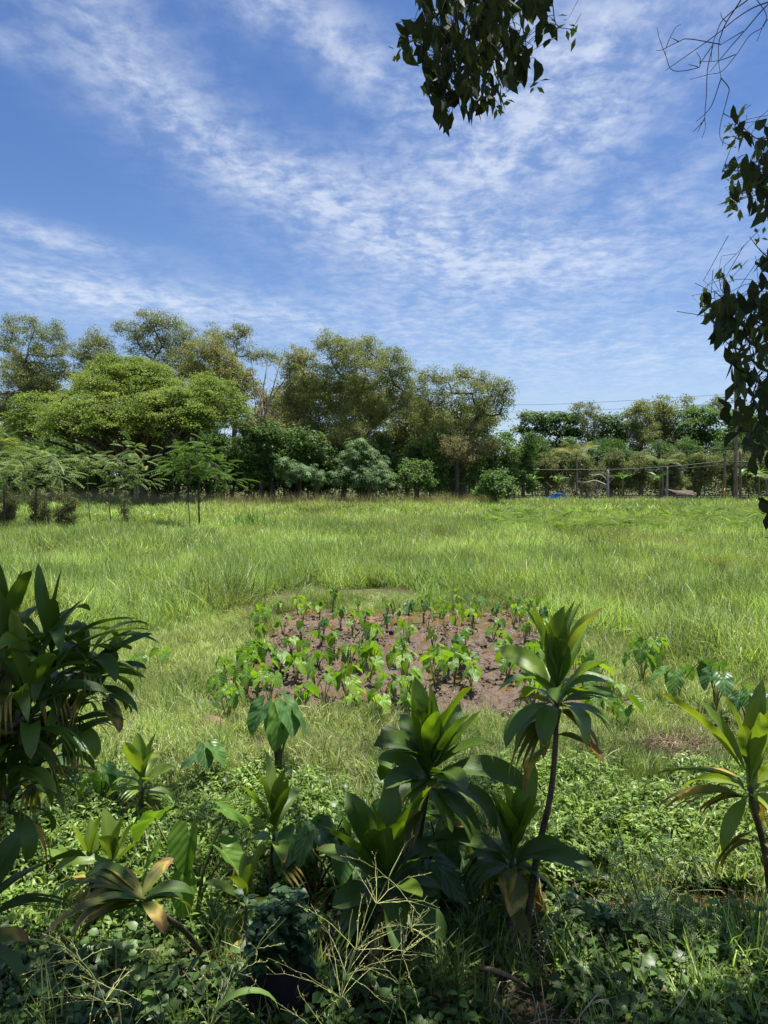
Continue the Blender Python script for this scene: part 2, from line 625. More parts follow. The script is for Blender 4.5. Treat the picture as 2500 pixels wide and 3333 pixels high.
# ------------------------------------------------------------------ terrain
_vn = np.random.default_rng(5).random((256, 256))


def vnoise(x, y, s):
    x = np.asarray(x, float) * s
    y = np.asarray(y, float) * s
    xi, yi = np.floor(x).astype(int), np.floor(y).astype(int)
    fx, fy = x - xi, y - yi
    fx = fx * fx * (3 - 2 * fx)
    fy = fy * fy * (3 - 2 * fy)
    g = lambda a, b: _vn[a % 256, b % 256]
    return (g(xi, yi) * (1 - fx) * (1 - fy) + g(xi + 1, yi) * fx * (1 - fy)
            + g(xi, yi + 1) * (1 - fx) * fy + g(xi + 1, yi + 1) * fx * fy)


def fbm(x, y, s, o=4):
    r, a, t = 0, 1.0, 0
    for q in range(o):
        r = r + a * vnoise(np.asarray(x) + 13.7 * q, np.asarray(y) - 7.3 * q, s * 2 ** q)
        t += a
        a *= 0.55
    return r / t


def sstep(a, b, x):
    t = np.clip((np.asarray(x, float) - a) / (b - a), 0, 1)
    return t * t * (3 - 2 * t)


def bed(x, y):
    """positive inside the flooded taro bed, in metres from its edge"""
    x = np.asarray(x, float)
    y = np.asarray(y, float)
    xl = np.interp(y, [11, 13, 21], [-2.9, -3.0, -3.55])
    xr = np.interp(y, [11, 12.5, 15, 21], [3.9, 4.5, 4.3, 4.45])
    d = np.minimum(np.minimum(x - xl, xr - x), np.minimum(y - 11.35, 21.1 - y))
    return d + (fbm(x, y, 0.9, 3) - 0.5) * 0.9


def ground_z(x, y):
    x = np.asarray(x, float)
    y = np.asarray(y, float)
    z = (fbm(x, y, 0.5, 3) - 0.5) * 0.10 * sstep(2, 5, y)
    yc = 6.55 + 0.12 * np.sin(x * 0.7)
    z = z - 0.30 * np.exp(-((y - yc) / 0.42) ** 2)
    z = z - 0.25 * sstep(-0.1, 0.35, bed(x, y)) * (np.abs(x) < 9) * (y > 10) * (y < 23)
    z = z + 2.4 * sstep(1.7, 0.1, y)
    z = z + (fbm(x, y, 0.05, 3) - 0.5) * 0.5 * sstep(24, 40, y) * sstep(94, 86, y) - 0.06 * sstep(90, 94, y)
    return z


def grid_mesh(name, xs, ys, zf, mat, kind='structure'):
    X, Y = np.meshgrid(xs, ys)
    Z = zf(X, Y)
    V = np.stack([X, Y, Z], -1).reshape(-1, 3)
    nx, ny = len(xs), len(ys)
    i = (np.arange(ny - 1)[:, None] * nx + np.arange(nx - 1)[None, :])
    Fq = np.stack([i, i + 1, i + nx + 1, i + nx], -1).reshape(-1, 4)
    o = MB().add(V, Fq).build(name, mat)
    tag(o, kind=kind)
    return o


xs = np.unique(np.concatenate([np.linspace(-1500, -80, 12), np.linspace(-80, -9, 30), np.arange(-9, 9.01, 0.2), np.linspace(9, 80, 30), np.linspace(80, 1500, 12)]))
ys = np.unique(np.concatenate([np.linspace(-400, -5, 8), np.arange(-5, 24, 0.18), np.linspace(24, 130, 50), np.linspace(130, 1800, 12)]))
tag(grid_mesh('ground', xs, ys, ground_z, M_GROUND), 'earth ground under the grass field and the weeds', None)


def mud_z(x, y):
    d = bed(x, y)
    clod = (fbm(x, y, 2.0, 4) - 0.5) * 0.26 + (fbm(x + 40, y, 5.0, 3) - 0.5) * 0.24
    z = -0.045 + clod - 0.05 * sstep(16.5, 20.5, y)
    return np.where(d > -0.05, z, -0.06 + 0.9 * (d + 0.05))


grid_mesh('taro_bed_mud', np.arange(-4.6, 5.6, 0.055), np.arange(10.6, 22.0, 0.07), mud_z, M_MUD)
grid_mesh('taro_bed_water', np.linspace(-4.2, 5.0, 3), np.linspace(10.9, 21.6, 3), lambda x, y: x * 0 - 0.066, M_PUDDLE)
grid_mesh('ditch_water', np.linspace(-9, 9, 40), np.linspace(5.9, 7.2, 6), lambda x, y: x * 0 - 0.155, M_PUDDLE)
grid_mesh('road', np.linspace(9, 90, 20), np.linspace(94.5, 100.5, 4), lambda x, y: ground_z(x, 96) * 0 + 0.16, M_ASPHALT)
# wet bare patches beside the bed
for px, py, rx, ry in ((545, 2372, 0.62, 0.26), (640, 2290, 0.42, 0.2)):
    c = gp(px, py)
    mb = MB()
    a = np.linspace(0, 2 * np.pi, 28, endpoint=False)
    rr = 1 + 0.25 * np.sin(3 * a + px) + 0.12 * np.sin(7 * a)
    V = [(c.x, c.y, float(ground_z(c.x, c.y)) + 0.035)] + [(c.x + rx * r_ * math.cos(q), c.y + ry * r_ * math.sin(q), float(ground_z(c.x + rx * r_ * math.cos(q), c.y + ry * r_ * math.sin(q))) + 0.02) for q, r_ in zip(a, rr)]
    mb.add(V, [(0, 1 + q, 1 + (q + 1) % 28) for q in range(28)])
    o = mb.build('mud_patch', mat_plain('wet_grey_mud', (0.17, 0.16, 0.165), 0.35, 0.5, 0, 0.4, 9))
    tag(o, kind='structure')


# ------------------------------------------------------------------ grass and weeds (uncountable ground cover)
def blades(mb, n, rad, hmin, hmax, wmin, wmax, lean, bend, cols, base_z=-0.03, jit=0.28):
    a = RNG.random(n) * 6.283
    r = rad * np.sqrt(RNG.random(n))
    B = np.stack([r * np.cos(a), r * np.sin(a), np.full(n, base_z)], 1)
    h = hmin + (hmax - hmin) * RNG.random(n) ** 0.8
    w = wmin + (wmax - wmin) * RNG.random(n)
    az = RNG.random(n) * 6.283
    D = np.stack([np.cos(az), np.sin(az), np.zeros(n)], 1)
    S = np.stack([-np.sin(az), np.cos(az), np.zeros(n)], 1)
    tw = RNG.normal(size=n) * 0.7
    S = S * np.cos(tw)[:, None] + np.array([0, 0, 1.0]) * np.sin(tw)[:, None] * 0.3 + D * np.sin(tw)[:, None]
    S = nrm(S)
    th0 = np.abs(RNG.normal(size=n)) * lean
    th1 = th0 + np.abs(RNG.normal(size=n)) * bend
    rows = []
    P = B.copy()
    k = 4
    for q in range(k):
        t = q / (k - 1)
        ww = w * (1.0 - 0.85 * t ** 1.6) * 0.5
        rows.append(P - S * ww[:, None])
        rows.append(P + S * ww[:, None])
        th = th0 + (th1 - th0) * (t + 0.5 / (k - 1)) ** 1.3
        step = h / (k - 1)
        P = P + (D * np.sin(th)[:, None] + np.array([0, 0, 1.0]) * np.cos(th)[:, None]) * step[:, None]
    V = np.stack(rows, 1).reshape(-1, 3)
    base = np.arange(n)[:, None, None] * 2 * k
    quad = np.array([[2 * q, 2 * q + 1, 2 * q + 3, 2 * q + 2] for q in range(k - 1)])[None]
    mb.add(V, (base + quad).reshape(-1, 4), np.repeat(palette(n, cols, jit), 2 * k, axis=0))


def proto(name, mb, mat):
    return bpy.data.objects.new(name, mb.mesh(name, mat))     # not linked: only a source of shape


def scatter(name, protos, P, scale, label, cat, tilt=0.12, parent=None, pick=None):
    n = len(P)
    P = np.asarray(P)
    me = bpy.data.meshes.new(name)
    me.vertices.add(n)
    me.vertices.foreach_set('co', P.astype(np.float32).ravel())
    rot = np.stack([RNG.normal(size=n) * tilt, RNG.normal(size=n) * tilt, RNG.random(n) * 6.283], 1)
    a = me.attributes.new('rot', 'FLOAT_VECTOR', 'POINT')
    a.data.foreach_set('vector', rot.astype(np.float32).ravel())
    a = me.attributes.new('scl', 'FLOAT', 'POINT')
    a.data.foreach_set('value', np.broadcast_to(scale, (n,)).astype(np.float32))
    a = me.attributes.new('pick', 'INT', 'POINT')
    if pick is None:
        pick = RNG.integers(0, len(protos), n)
    a.data.foreach_set('value', pick.astype(np.int32))
    dx = P[:, 0]
    dy = P[:, 1]
    sc_ = 0.22 if dy.max() > 40 else 0.6
    pa = np.stack([(fbm(dx + 33, dy - 12, sc_, 3) - 0.5) * 1.2 + 0.08 + RNG.normal(size=n) * 0.08,
                   sstep(0.56, 0.74, fbm(dx - 71, dy * 0.7 + 5, sc_ * 0.8, 3)) * 0.4,
                   sstep(0.55, 0.70, fbm(dx + 15, dy + 90, sc_ * 0.6, 3)) * 0.5], 1)
    a = me.attributes.new('patch', 'FLOAT_VECTOR', 'POINT')
    a.data.foreach_set('vector', pa.astype(np.float32).ravel())
    o = obj(name, me, parent)
    tag(o, label, cat, kind='stuff')
    g = bpy.data.node_groups.new(name + '_scatter', 'GeometryNodeTree')
    g.interface.new_socket('Geometry', in_out='INPUT', socket_type='NodeSocketGeometry')
    g.interface.new_socket('Geometry', in_out='OUTPUT', socket_type='NodeSocketGeometry')
    gi, go = g.nodes.new('NodeGroupInput'), g.nodes.new('NodeGroupOutput')
    ip = g.nodes.new('GeometryNodeInstanceOnPoints')
    ip.inputs['Pick Instance'].default_value = True
    g.links.new(gi.outputs[0], ip.inputs['Points'])
    jn = g.nodes.new('GeometryNodeJoinGeometry')
    for p in protos:
        oi = g.nodes.new('GeometryNodeObjectInfo')
        oi.inputs['Object'].default_value = p
        oi.inputs['As Instance'].default_value = True
        g.links.new(oi.outputs['Geometry'], jn.inputs[0])
    g.links.new(jn.outputs[0], ip.inputs['Instance'])

    def attr(nm, tp, sock):
        nd = g.nodes.new('GeometryNodeInputNamedAttribute')
        nd.data_type = tp
        nd.inputs['Name'].default_value = nm
        g.links.new(nd.outputs['Attribute'], ip.inputs[sock])
    attr('rot', 'FLOAT_VECTOR', 'Rotation')
    attr('scl', 'FLOAT', 'Scale')
    attr('pick', 'INT', 'Instance Index')
    g.links.new(ip.outputs[0], go.inputs[0])
    md = o.modifiers.new('scatter', 'NODES')
    md.node_group = g
    return o


G_GREEN = [(0.155, 0.262, 0.055), (0.235, 0.350, 0.085), (0.390, 0.480, 0.185), (0.180, 0.270, 0.070), (0.48, 0.54, 0.26), (0.095, 0.165, 0.042), (0.33, 0.41, 0.125)]
G_STRAW = [(0.30, 0.32, 0.12), (0.42, 0.40, 0.20), (0.24, 0.29, 0.09), (0.20, 0.29, 0.07), (0.34, 0.30, 0.15)]
G_CUT = [(0.26, 0.30, 0.11), (0.36, 0.38, 0.17), (0.18, 0.26, 0.07), (0.14, 0.24, 0.05), (0.42, 0.40, 0.22)]


def make_protos(tagname, k, fn, mat):
    ps = []
    for q in range(k):
        mb = MB()
        fn(mb)
        ps.append(proto(tagname, mb, mat))
    return ps


P_NEAR = make_protos('tall_grass_clump', 4, lambda mb: (blades(mb, 230, 0.62, 0.40, 1.0, 0.010, 0.026, 0.42, 0.95, G_GREEN),
                                                        blades(mb, 26, 0.62, 0.4, 0.95, 0.008, 0.016, 0.5, 1.0, G_STRAW)), M_GRASS)
P_MID = make_protos('field_grass_clump', 4, lambda mb: (blades(mb, 330, 1.15, 0.45, 1.0, 0.018, 0.042, 0.42, 0.95, G_GREEN),
                                                        blades(mb, 30, 1.15, 0.5, 1.0, 0.012, 0.026, 0.5, 0.9, G_STRAW)), M_GRASS)
P_FAR = make_protos('far_grass_clump', 4, lambda mb: (blades(mb, 330, 2.3, 0.50, 1.05, 0.04, 0.085, 0.42, 0.95, G_GREEN),
                                                      blades(mb, 36, 2.3, 0.6, 1.1, 0.025, 0.045, 0.4, 0.8, G_STRAW)), M_GRASS)
P_CUT = make_protos('cut_grass_clump', 5, lambda mb: (blades(mb, 320, 0.52, 0.10, 0.32, 0.006, 0.014, 0.8, 0.9, G_CUT),
                                                      blades(mb, 110, 0.52, 0.08, 0.22, 0.006, 0.012, 0.4, 0.7, G_GREEN)), M_GRASS)
P_TUFT = make_protos('green_tuft', 3, lambda mb: blades(mb, 60, 0.16, 0.20, 0.48, 0.008, 0.018, 0.35, 0.9, G_GREEN), M_GRASS)


def edge_y(x):
    """where the standing grass begins"""
    return np.interp(x, [-14, -8, -5, -3.8, 4.2, 5.0, 6.2, 8, 14], [15.0, 16.5, 19.0, 21.4, 21.4, 17.5, 13.6, 12.0, 11.0]) + (fbm(x, np.asarray(x) * 0, 0.6, 3) - 0.5) * 1.6


def field_pts(y0, y1, dens, margin=2.0):
    half = 0.56 * y1 + margin
    n = int((y1 - y0) * 2 * half * dens)
    x = RNG.uniform(-half, half, n)
    y = RNG.uniform(y0, y1, n)
    keep = np.abs(x) < 0.56 * y + margin
    return x[keep], y[keep]


x, y = field_pts(10.5, 32, 2.7)
k = (y > edge_y(x)) & (bed(x, y) < 0.0)
x, y = x[k], y[k]
grow = 0.62 + 0.42 * sstep(0, 2.2, y - edge_y(x))
hs = grow * (0.65 + 0.75 * fbm(x, y, 0.45, 3))
ds = y - edge_y(x)
hs = hs * (1 + .28 * sstep(.3, 1.2, ds) * sstep(5.5, 3.0, ds) * sstep(.42, .6, fbm(x - 50, y + 8, .4, 2)))
# hollows where the stand is trampled and dark
hol = fbm(x + 9, y + 3, 0.42, 3) + .05 * sstep(5, 2, ds)
k = hol < 0.63
x, y, hs = x[k], y[k], hs[k]
near_pts = np.stack([x, y, ground_z(x, y)], 1)
field = scatter('field_grass', P_NEAR, near_pts, hs, 'tall bright green grass standing behind the taro bed', 'grass', 0.18)
x, y = field_pts(31, 58, 1.05)
k = fbm(x + 9, y + 3, 0.25, 3) < 0.64
x, y = x[k], y[k]
mid_pts = np.stack([x, y, ground_z(x, y)], 1)
scatter('field_grass', P_MID, mid_pts, 0.75 + 0.5 * fbm(x, y, 0.2, 3), 'bright green grass in the middle of the open field', 'grass', 0.18)
x, y = field_pts(57, 94, 0.45)
far_pts = np.stack([x, y, ground_z(x, y)], 1)
scatter('field_grass', P_FAR, far_pts, 0.72 + 0.45 * fbm(x, y, 0.12, 3), 'far grass at the back of the field before the trees', 'grass', 0.15)

# short, freshly cut grass round the bed
x, y = field_pts(6.9, 23.5, 5.6, 1.0)
dbx, dby = gp(2190, 2440).x, gp(2190, 2440).y
k = (y < edge_y(x) + 1.6) & (bed(x, y) < 0.08) & ((((x - dbx) / .75) ** 2 + ((y - dby) / .55) ** 2) > 1)
x, y = x[k], y[k]
k = fbm(x - 5, y + 31, 0.7, 3) < 0.78
x, y = x[k], y[k]
cut_pts = np.stack([x, y, ground_z(x, y)], 1)
scatter('cut_grass', P_CUT, cut_pts, 0.75 + 0.6 * RNG.random(len(x)), 'short cut grass, partly dry, round the taro bed', 'grass', 0.2)
x, y = field_pts(6.9, 20, 3.0, 1.0)
k = (y < edge_y(x)) & (bed(x, y) < -0.1) & (fbm(x + 3, y - 8, 0.5, 3) > 0.50)
x, y = x[k], y[k]
x = np.concatenate([x, RNG.uniform(-4, 5, 160), RNG.uniform(.9, 5.4, 170)])
y = np.concatenate([y, RNG.uniform(3.2, 6.2, 160), RNG.uniform(6.8, 9.4, 170)])
scatter('grass_tufts', P_TUFT, np.stack([x, y, ground_z(x, y)], 1), 0.6 + 0.6 * RNG.random(len(x)), 'loose green grass tufts among the cut grass', 'grass', 0.2)

# seeding brown grass before the trees
P_SEED = make_protos('seeding_grass_clump', 3, lambda mb: (blades(mb, 60, 0.9, 0.7, 1.5, 0.03, 0.06, 0.3, 0.8, [(0.22, 0.30, 0.08), (0.28, 0.34, 0.10), (0.32, 0.33, 0.14)]),
                                                           blades(mb, 22, 0.9, 1.4, 2.4, 0.012, 0.028, 0.22, 0.4, [(0.34, 0.28, 0.18), (0.30, 0.25, 0.15), (0.36, 0.33, 0.18)])), M_GRASS)
n = 900
x = RNG.uniform(-48, 12, n)
y = RNG.uniform(79, 87, n)
scatter('seeding_grass', P_SEED, np.stack([x, y, ground_z(x, y)], 1), 0.75 + 0.4 * RNG.random(n), 'tall brown seeding grass along the foot of the trees', 'grass')


# broad-leaved weeds
def weed(mb, h, nl, ll, lw, cols, spread=0.07):
    for s in range(RNG.integers(3, 6)):
        b = np.array([RNG.normal() * spread, RNG.normal() * spread, -0.02])
        tip = b + np.array([RNG.normal() * 0.12 * h, RNG.normal() * 0.12 * h, h * RNG.uniform(0.6, 1.1)])
        tube(np.array([b, (b + tip) / 2 + RNG.normal(size=3) * 0.01, tip]), [0.004, 0.0035, 0.002], 3, (0.07, 0.12, 0.03), mb)
        n = nl
        t = RNG.uniform(0.25, 1.0, n)
        P = b + (tip - b) * t[:, None]
        az = np.arange(n) * 2.4 + RNG.random() * 6
        el = RNG.uniform(-0.3, 0.6, n)
        A = np.stack([np.cos(az) * np.cos(el), np.sin(az) * np.cos(el), np.sin(el)], 1)
        N = nrm(np.array([0, 0, 1.0]) + RNG.normal(size=(n, 3)) * 0.25)
        l = ll * RNG.uniform(0.6, 1.15, n) * (1.1 - 0.5 * t)
        c = palette(n, cols, 0.15)
        B = nrm(np.cross(N, A))
        # leaf of three segments that bends over
        w = (l * lw)[:, None]
        dn = np.array([0, 0, 1.0])
        m1 = P + A * (l * 0.30)[:, None]
        m2 = P + A * (l * 0.62)[:, None] - dn * (l * 0.06)[:, None]
        T = P + A * l[:, None] - dn * (l * 0.22)[:, None]
        V = np.stack([P, m1 + B * w * .46 + N * w * .1, m1, m1 - B * w * .46 + N * w * .1,
                      m2 + B * w * .40 + N * w * .1, m2, m2 - B * w * .40 + N * w * .1, T], 1).reshape(-1, 3)
        i = np.arange(n)[:, None] * 8
        c8 = np.repeat(c, 8, axis=0)
        mb.add(V, np.concatenate([i + np.array([[1, 2, 5, 4]]), i + np.array([[2, 3, 6, 5]])]), c8)
        k0 = mb.n - 8 * n
        mb.Fc.append(np.concatenate([k0 + i + np.array([q]) for q in ([0, 2, 1], [0, 3, 2], [4, 5, 7], [5, 6, 7])]))


W_GREEN = [(0.120, 0.210, 0.032), (0.155, 0.260, 0.040), (0.215, 0.315, 0.058), (0.095, 0.165, 0.030)]
P_WEED = make_protos('lance_weed', 4, lambda mb: weed(mb, 0.42, 13, 0.135, 0.27, W_GREEN), M_WEED)
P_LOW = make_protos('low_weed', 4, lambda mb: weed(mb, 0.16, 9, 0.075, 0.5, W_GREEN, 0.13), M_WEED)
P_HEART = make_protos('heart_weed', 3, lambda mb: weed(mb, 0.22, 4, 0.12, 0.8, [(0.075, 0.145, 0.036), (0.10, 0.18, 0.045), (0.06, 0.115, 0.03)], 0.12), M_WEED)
P_SUNTONE = make_protos('sunny_weed', 3, lambda mb: weed(mb, 0.34, 13, 0.13, 0.3, [(0.17, 0.29, 0.05), (0.23, 0.34, 0.06), (0.28, 0.37, 0.09), (0.14, 0.25, 0.05)], 0.09), M_WEED)  # lance weed in lighter greens, with sunlight put into the leaf colour
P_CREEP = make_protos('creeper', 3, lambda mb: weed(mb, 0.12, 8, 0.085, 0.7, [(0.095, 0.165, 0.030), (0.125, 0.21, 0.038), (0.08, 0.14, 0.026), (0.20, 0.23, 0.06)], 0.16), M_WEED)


def ditch_free(x, y):
    return np.abs(y - (6.55 + 0.12 * np.sin(x * 0.7))) > np.where(x > 2.1, 0.30, np.where(np.abs(x + .6) < .3, .25, 0.05))


x = RNG.uniform(-6, 6, 7000)
y = RNG.uniform(3.6, 9.6, 7000)
dens = np.where(x < 0.2, sstep(9.3, 7.9, y), sstep(9.6, 8.2, y) * sstep(0.9, 1.7, x)) * sstep(5.6, 6.9, y) * np.where(x < 0.2, sstep(-0.1, -1.1, x), 1)
patch = fbm(x + 20, y + 4, 0.8, 3)
k = (RNG.random(len(x)) < dens * sstep(0.36, 0.52, patch)) & ditch_free(x, y)
x, y = x[k], y[k]
scatter('leafy_weeds', P_WEED, np.stack([x, y, ground_z(x, y)], 1), np.where(x < 0, 0.85, 0.62) * RNG.uniform(0.7, 1.2, len(x)), 'bright lance-leaved weeds among the ti plants', 'weeds', 0.2)
n = 1900
x = RNG.uniform(0.8, 5.8, n)
y = RNG.uniform(6.2, 9.2, n)
k = (fbm(x + 20, y + 77, 0.9, 3) > 0.51) & ditch_free(x, y)
x, y = np.concatenate([x[k], RNG.uniform(-4.6, -1.7, 420), RNG.uniform(-1.8, -.6, 60)]), np.concatenate([y[k], RNG.uniform(6.0, 8.0, 420), RNG.uniform(7.2, 9, 60)])
scatter('suntoned_weeds', P_SUNTONE, np.stack([x, y, ground_z(x, y)], 1), RNG.uniform(.7, 1.25, len(x)), 'bright weeds on the ditch banks, sunlight put into their green', 'weeds', .25)
x = RNG.uniform(-6, 6, 8200)
y = RNG.uniform(2.6, 9.0, 8200)
k = (fbm(x, y + 50, 0.9, 3) > 0.37) & ditch_free(x, y) & (RNG.random(len(x)) < sstep(9.0, 6.5, y) + 0.25)
x, y = x[k], y[k]
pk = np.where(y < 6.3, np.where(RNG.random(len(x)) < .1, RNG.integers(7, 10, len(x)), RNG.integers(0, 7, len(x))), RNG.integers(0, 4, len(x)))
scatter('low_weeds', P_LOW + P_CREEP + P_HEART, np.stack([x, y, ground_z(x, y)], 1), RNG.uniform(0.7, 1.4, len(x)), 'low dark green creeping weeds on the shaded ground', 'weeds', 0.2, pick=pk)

# leaf litter and short sticks on the bare shaded soil
def litter(mb):
    n = 26
    P = np.stack([RNG.normal(size=n) * 0.22, RNG.normal(size=n) * 0.22, RNG.random(n) * 0.03 + 0.005], 1)
    A = nrm(np.stack([RNG.normal(size=n), RNG.normal(size=n), RNG.normal(size=n) * 0.2], 1))
    N = nrm(np.array([0, 0, 1.0]) + RNG.normal(size=(n, 3)) * 0.35)
    leaf_quads(mb, P, A, N, RNG.uniform(0.03, 0.085, n), RNG.uniform(0.014, 0.032, n), palette(n, [(0.07, 0.045, 0.028), (0.11, 0.07, 0.04), (0.05, 0.035, 0.025), (0.15, 0.10, 0.055)]))
    for q in range(4):
        p = np.array([RNG.normal() * 0.2, RNG.normal() * 0.2, 0.02])
        d = nrm(np.array([RNG.normal(), RNG.normal(), RNG.normal() * 0.15])) * RNG.uniform(0.08, 0.3)
        tube([p, p + d * 0.5 + np.array([0, 0, .05]) + RNG.normal(size=3) * 0.02, p + d * 1.6], [0.005, 0.004, 0.002], 3, (0.34, 0.28, 0.19), mb)


P_LIT = make_protos('litter', 3, litter, mat_foliage('dead_leaves', 0.1, 0.8, 0.2, (1.2, 1.0, 0.6), 0.4))
x = np.concatenate([RNG.uniform(-5, 5, 700), RNG.normal(size=150) * 0.36 + gp(2190, 2440).x, RNG.uniform(.8, 5.2, 220)])
y = np.concatenate([RNG.uniform(2.6, 7.6, 700), RNG.normal(size=150) * 0.28 + gp(2190, 2440).y, RNG.uniform(6.8, 9.6, 220)])
scatter('leaf_litter', P_LIT, np.stack([x, y, ground_z(x, y) + 0.01], 1), RNG.uniform(0.8, 1.3, len(x)), 'brown dead leaves and sticks on the shaded soil', 'leaf litter')

# ------------------------------------------------------------------ taro
def taro_leaf_mesh(name, mat, seed, cup=0.22, wave=0.05):
    """heart-shaped blade, unit length, stalk joins at the origin, tip at +Y, upper face +Z"""
    rg = np.random.default_rng(seed)
    n = 24
    th = np.linspace(0, 2 * np.pi, n, endpoint=False)            # 0 = tip, pi = notch
    key = np.radians([0, 12, 30, 55, 85, 115, 140, 158, 170, 180])
    val = np.array([0.70, 0.60, 0.50, 0.43, 0.395, 0.40, 0.43, 0.42, 0.30, 0.10])
    tt = np.minimum(th, 2 * np.pi - th)
    r = np.interp(tt, key, val) * (1 + rg.normal(size=n) * 0.02)
    r[0] = 0.70
    X = r * np.sin(th)
    Y = r * np.cos(th)
    V, UV = [(0, 0, 0)], [(0, 0.43)]
    for s in (0.5, 1.0):
        for q in range(n):
            x, y = X[q] * s, Y[q] * s
            z = cup * abs(x) * 0.9 - 0.35 * max(0, y - 0.1) ** 2 - 0.2 * max(0, -y) ** 2
            z += wave * s * math.sin(5 * th[q] + seed) * 0.6
            V.append((x * (0.93 - 0.12 * cup), y, z))
            UV.append((x / 0.42, (y + 0.43) / 1.13))
    Fa = [(0, 1 + q, 1 + (q + 1) % n) for q in range(n)]
    mb = MB()
    V = np.array(V)
    mb.add(V, [t[::-1] for t in Fa], None, np.array(UV))
    mb.Fc.append(np.array([(1 + q, 1 + n + q, 1 + n + (q + 1) % n, 1 + (q + 1) % n)[::-1] for q in range(n)]))
    return mb.mesh(name, mat)


TARO_ME = [taro_leaf_mesh('leaf', M_TARO, s, c, w) for s, c, w in ((1, .15, .05), (2, .35, .06), (3, .05, .04), (4, .55, .05), (5, .25, .08), (6, 1.1, .03))]
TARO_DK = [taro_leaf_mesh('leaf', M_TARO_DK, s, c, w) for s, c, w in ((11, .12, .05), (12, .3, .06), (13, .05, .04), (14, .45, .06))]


def place_leaf(me, parent, p, tipdir, normal, size, pet_pts, pet_r, pet_col, wid=1.0):
    o = obj('leaf', me, parent)
    A = np.array(tipdir, float)
    A /= np.linalg.norm(A)
    N = np.array(normal, float)
    B = np.cross(A, N)
    B /= np.linalg.norm(B)
    N = np.cross(B, A)
    m = Matrix(((B[0] * size * wid, A[0] * size, N[0] * size, p[0]), (B[1] * size * wid, A[1] * size, N[1] * size, p[1]), (B[2] * size * wid, A[2] * size, N[2] * size, p[2]), (0, 0, 0, 1)))
    o.matrix_local = m
    mb = MB()
    tube(curve(pet_pts, 5), np.linspace(pet_r * 1.6, pet_r * 0.7, len(curve(pet_pts, 5))), 4, pet_col, mb)
    s = mb.build('stalk', M_PETIOLE, o)
    s.matrix_parent_inverse = m.inverted()
    return o


def taro_plant(x, y, leaves, leaf, height, label, group=None, dark=False, lean=0.45, z=None, spread=1.0, name='taro_plant', fix=None):
    zg = float(ground_z(x, y)) if z is None else z
    t = thing(name, label, 'taro', (x, y, zg), group)
    rg = random
    a0 = rg.random() * 6.28
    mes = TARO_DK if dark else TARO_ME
    for q in range(leaves):
        if fix:
            az, el_, hh, sz, tip_dn = fix[q]
        else:
            az = a0 + q * 2.4 + rg.uniform(-0.4, 0.4)
            el_ = lean * rg.uniform(0.35, 1.2) * spread
            hh = height * rg.uniform(0.65, 1.1)
            sz = leaf * rg.uniform(0.7, 1.12)
            tip_dn = rg.uniform(0.45, 1.25)
        out = np.array([math.cos(az), math.sin(az), 0])
        p = out * hh * math.tan(el_) * 0.8 + np.array([0, 0, hh])
        mid = out * hh * math.tan(el_) * 0.25 + np.array([0, 0, hh * 0.55])
        tipd = out * math.cos(tip_dn) + np.array([0, 0, -math.sin(tip_dn)])
        nr = out * math.sin(tip_dn) + np.array([0, 0, math.cos(tip_dn)]) + np.array([rg.gauss(0, .25), rg.gauss(0, .25), rg.gauss(0, .2)])
        me = rg.choice(mes)
        pc = (0.10, 0.075, 0.045) if dark and rg.random() < 0.6 else (0.15, 0.20, 0.06)
        place_leaf(me, t, p, tipd, nr, sz, [(rg.gauss(0, .012), rg.gauss(0, .012), -0.05), mid, p], 0.009 * sz / 0.3, pc, rg.uniform(0.85, 1.08))
    return t


# clods of turned mud and the ragged grass margin of the bed
def clod(mb):
    for q in range(5):
        v = rand_unit(10) * RNG.uniform(.6, 1.2, (10, 1)) * np.array([.06, .06, .04])
        th = np.linspace(0, 6.283, 6, endpoint=False)
        r = RNG.uniform(.03, .075)
        ring = lambda k_, z_: np.stack([r * k_ * np.cos(th) * RNG.uniform(.75, 1.25, 6), r * k_ * np.sin(th) * RNG.uniform(.75, 1.25, 6), np.full(6, z_ * r)], 1)
        V = np.concatenate([ring(1.1, -.4), ring(1.0, .25), ring(.55, .75), [[0, 0, r * .85]]])
        V = V + np.array([RNG.normal() * .12, RNG.normal() * .12, 0])
        Fq = [(a * 6 + b, a * 6 + (b + 1) % 6, (a + 1) * 6 + (b + 1) % 6, (a + 1) * 6 + b) for a in (0, 1) for b in range(6)]
        mb.add(V, Fq)
        mb.Fc.append(np.array([(mb.n - 7 + b, mb.n - 7 + (b + 1) % 6, mb.n - 1) for b in range(6)]))


P_CLOD = make_protos('clod', 4, clod, M_MUD)
x = RNG.uniform(-3.6, 4.6, 1500)
y = RNG.uniform(11.2, 20.9, 1500)
k = (bed(x, y) > .05) & (fbm(x + 7, y, .8, 3) > .42)
x, y = x[k], y[k]
scatter('mud_clods', P_CLOD, np.stack([x, y, mud_z(x, y)], 1), RNG.uniform(.3, .85, len(x)), 'rough clods of wet brown mud in the taro bed', 'clods', .3)
x = RNG.uniform(-4.6, 5.4, 5000)
y = RNG.uniform(10.6, 22, 5000)
bd = bed(x, y)
k = (bd > -.3) & (bd < .45) & (RNG.random(5000) < np.where(bd < .1, .5, .16))
x, y, bd = x[k], y[k], bd[k]
scatter('bed_margin_grass', P_TUFT + P_LOW[:2], np.stack([x, y, np.where(bd > .1, mud_z(x, y), ground_z(x, y))], 1), RNG.uniform(.35, .85, len(x)), 'ragged grass and weeds creeping over the edge of the bed', 'grass', .25)

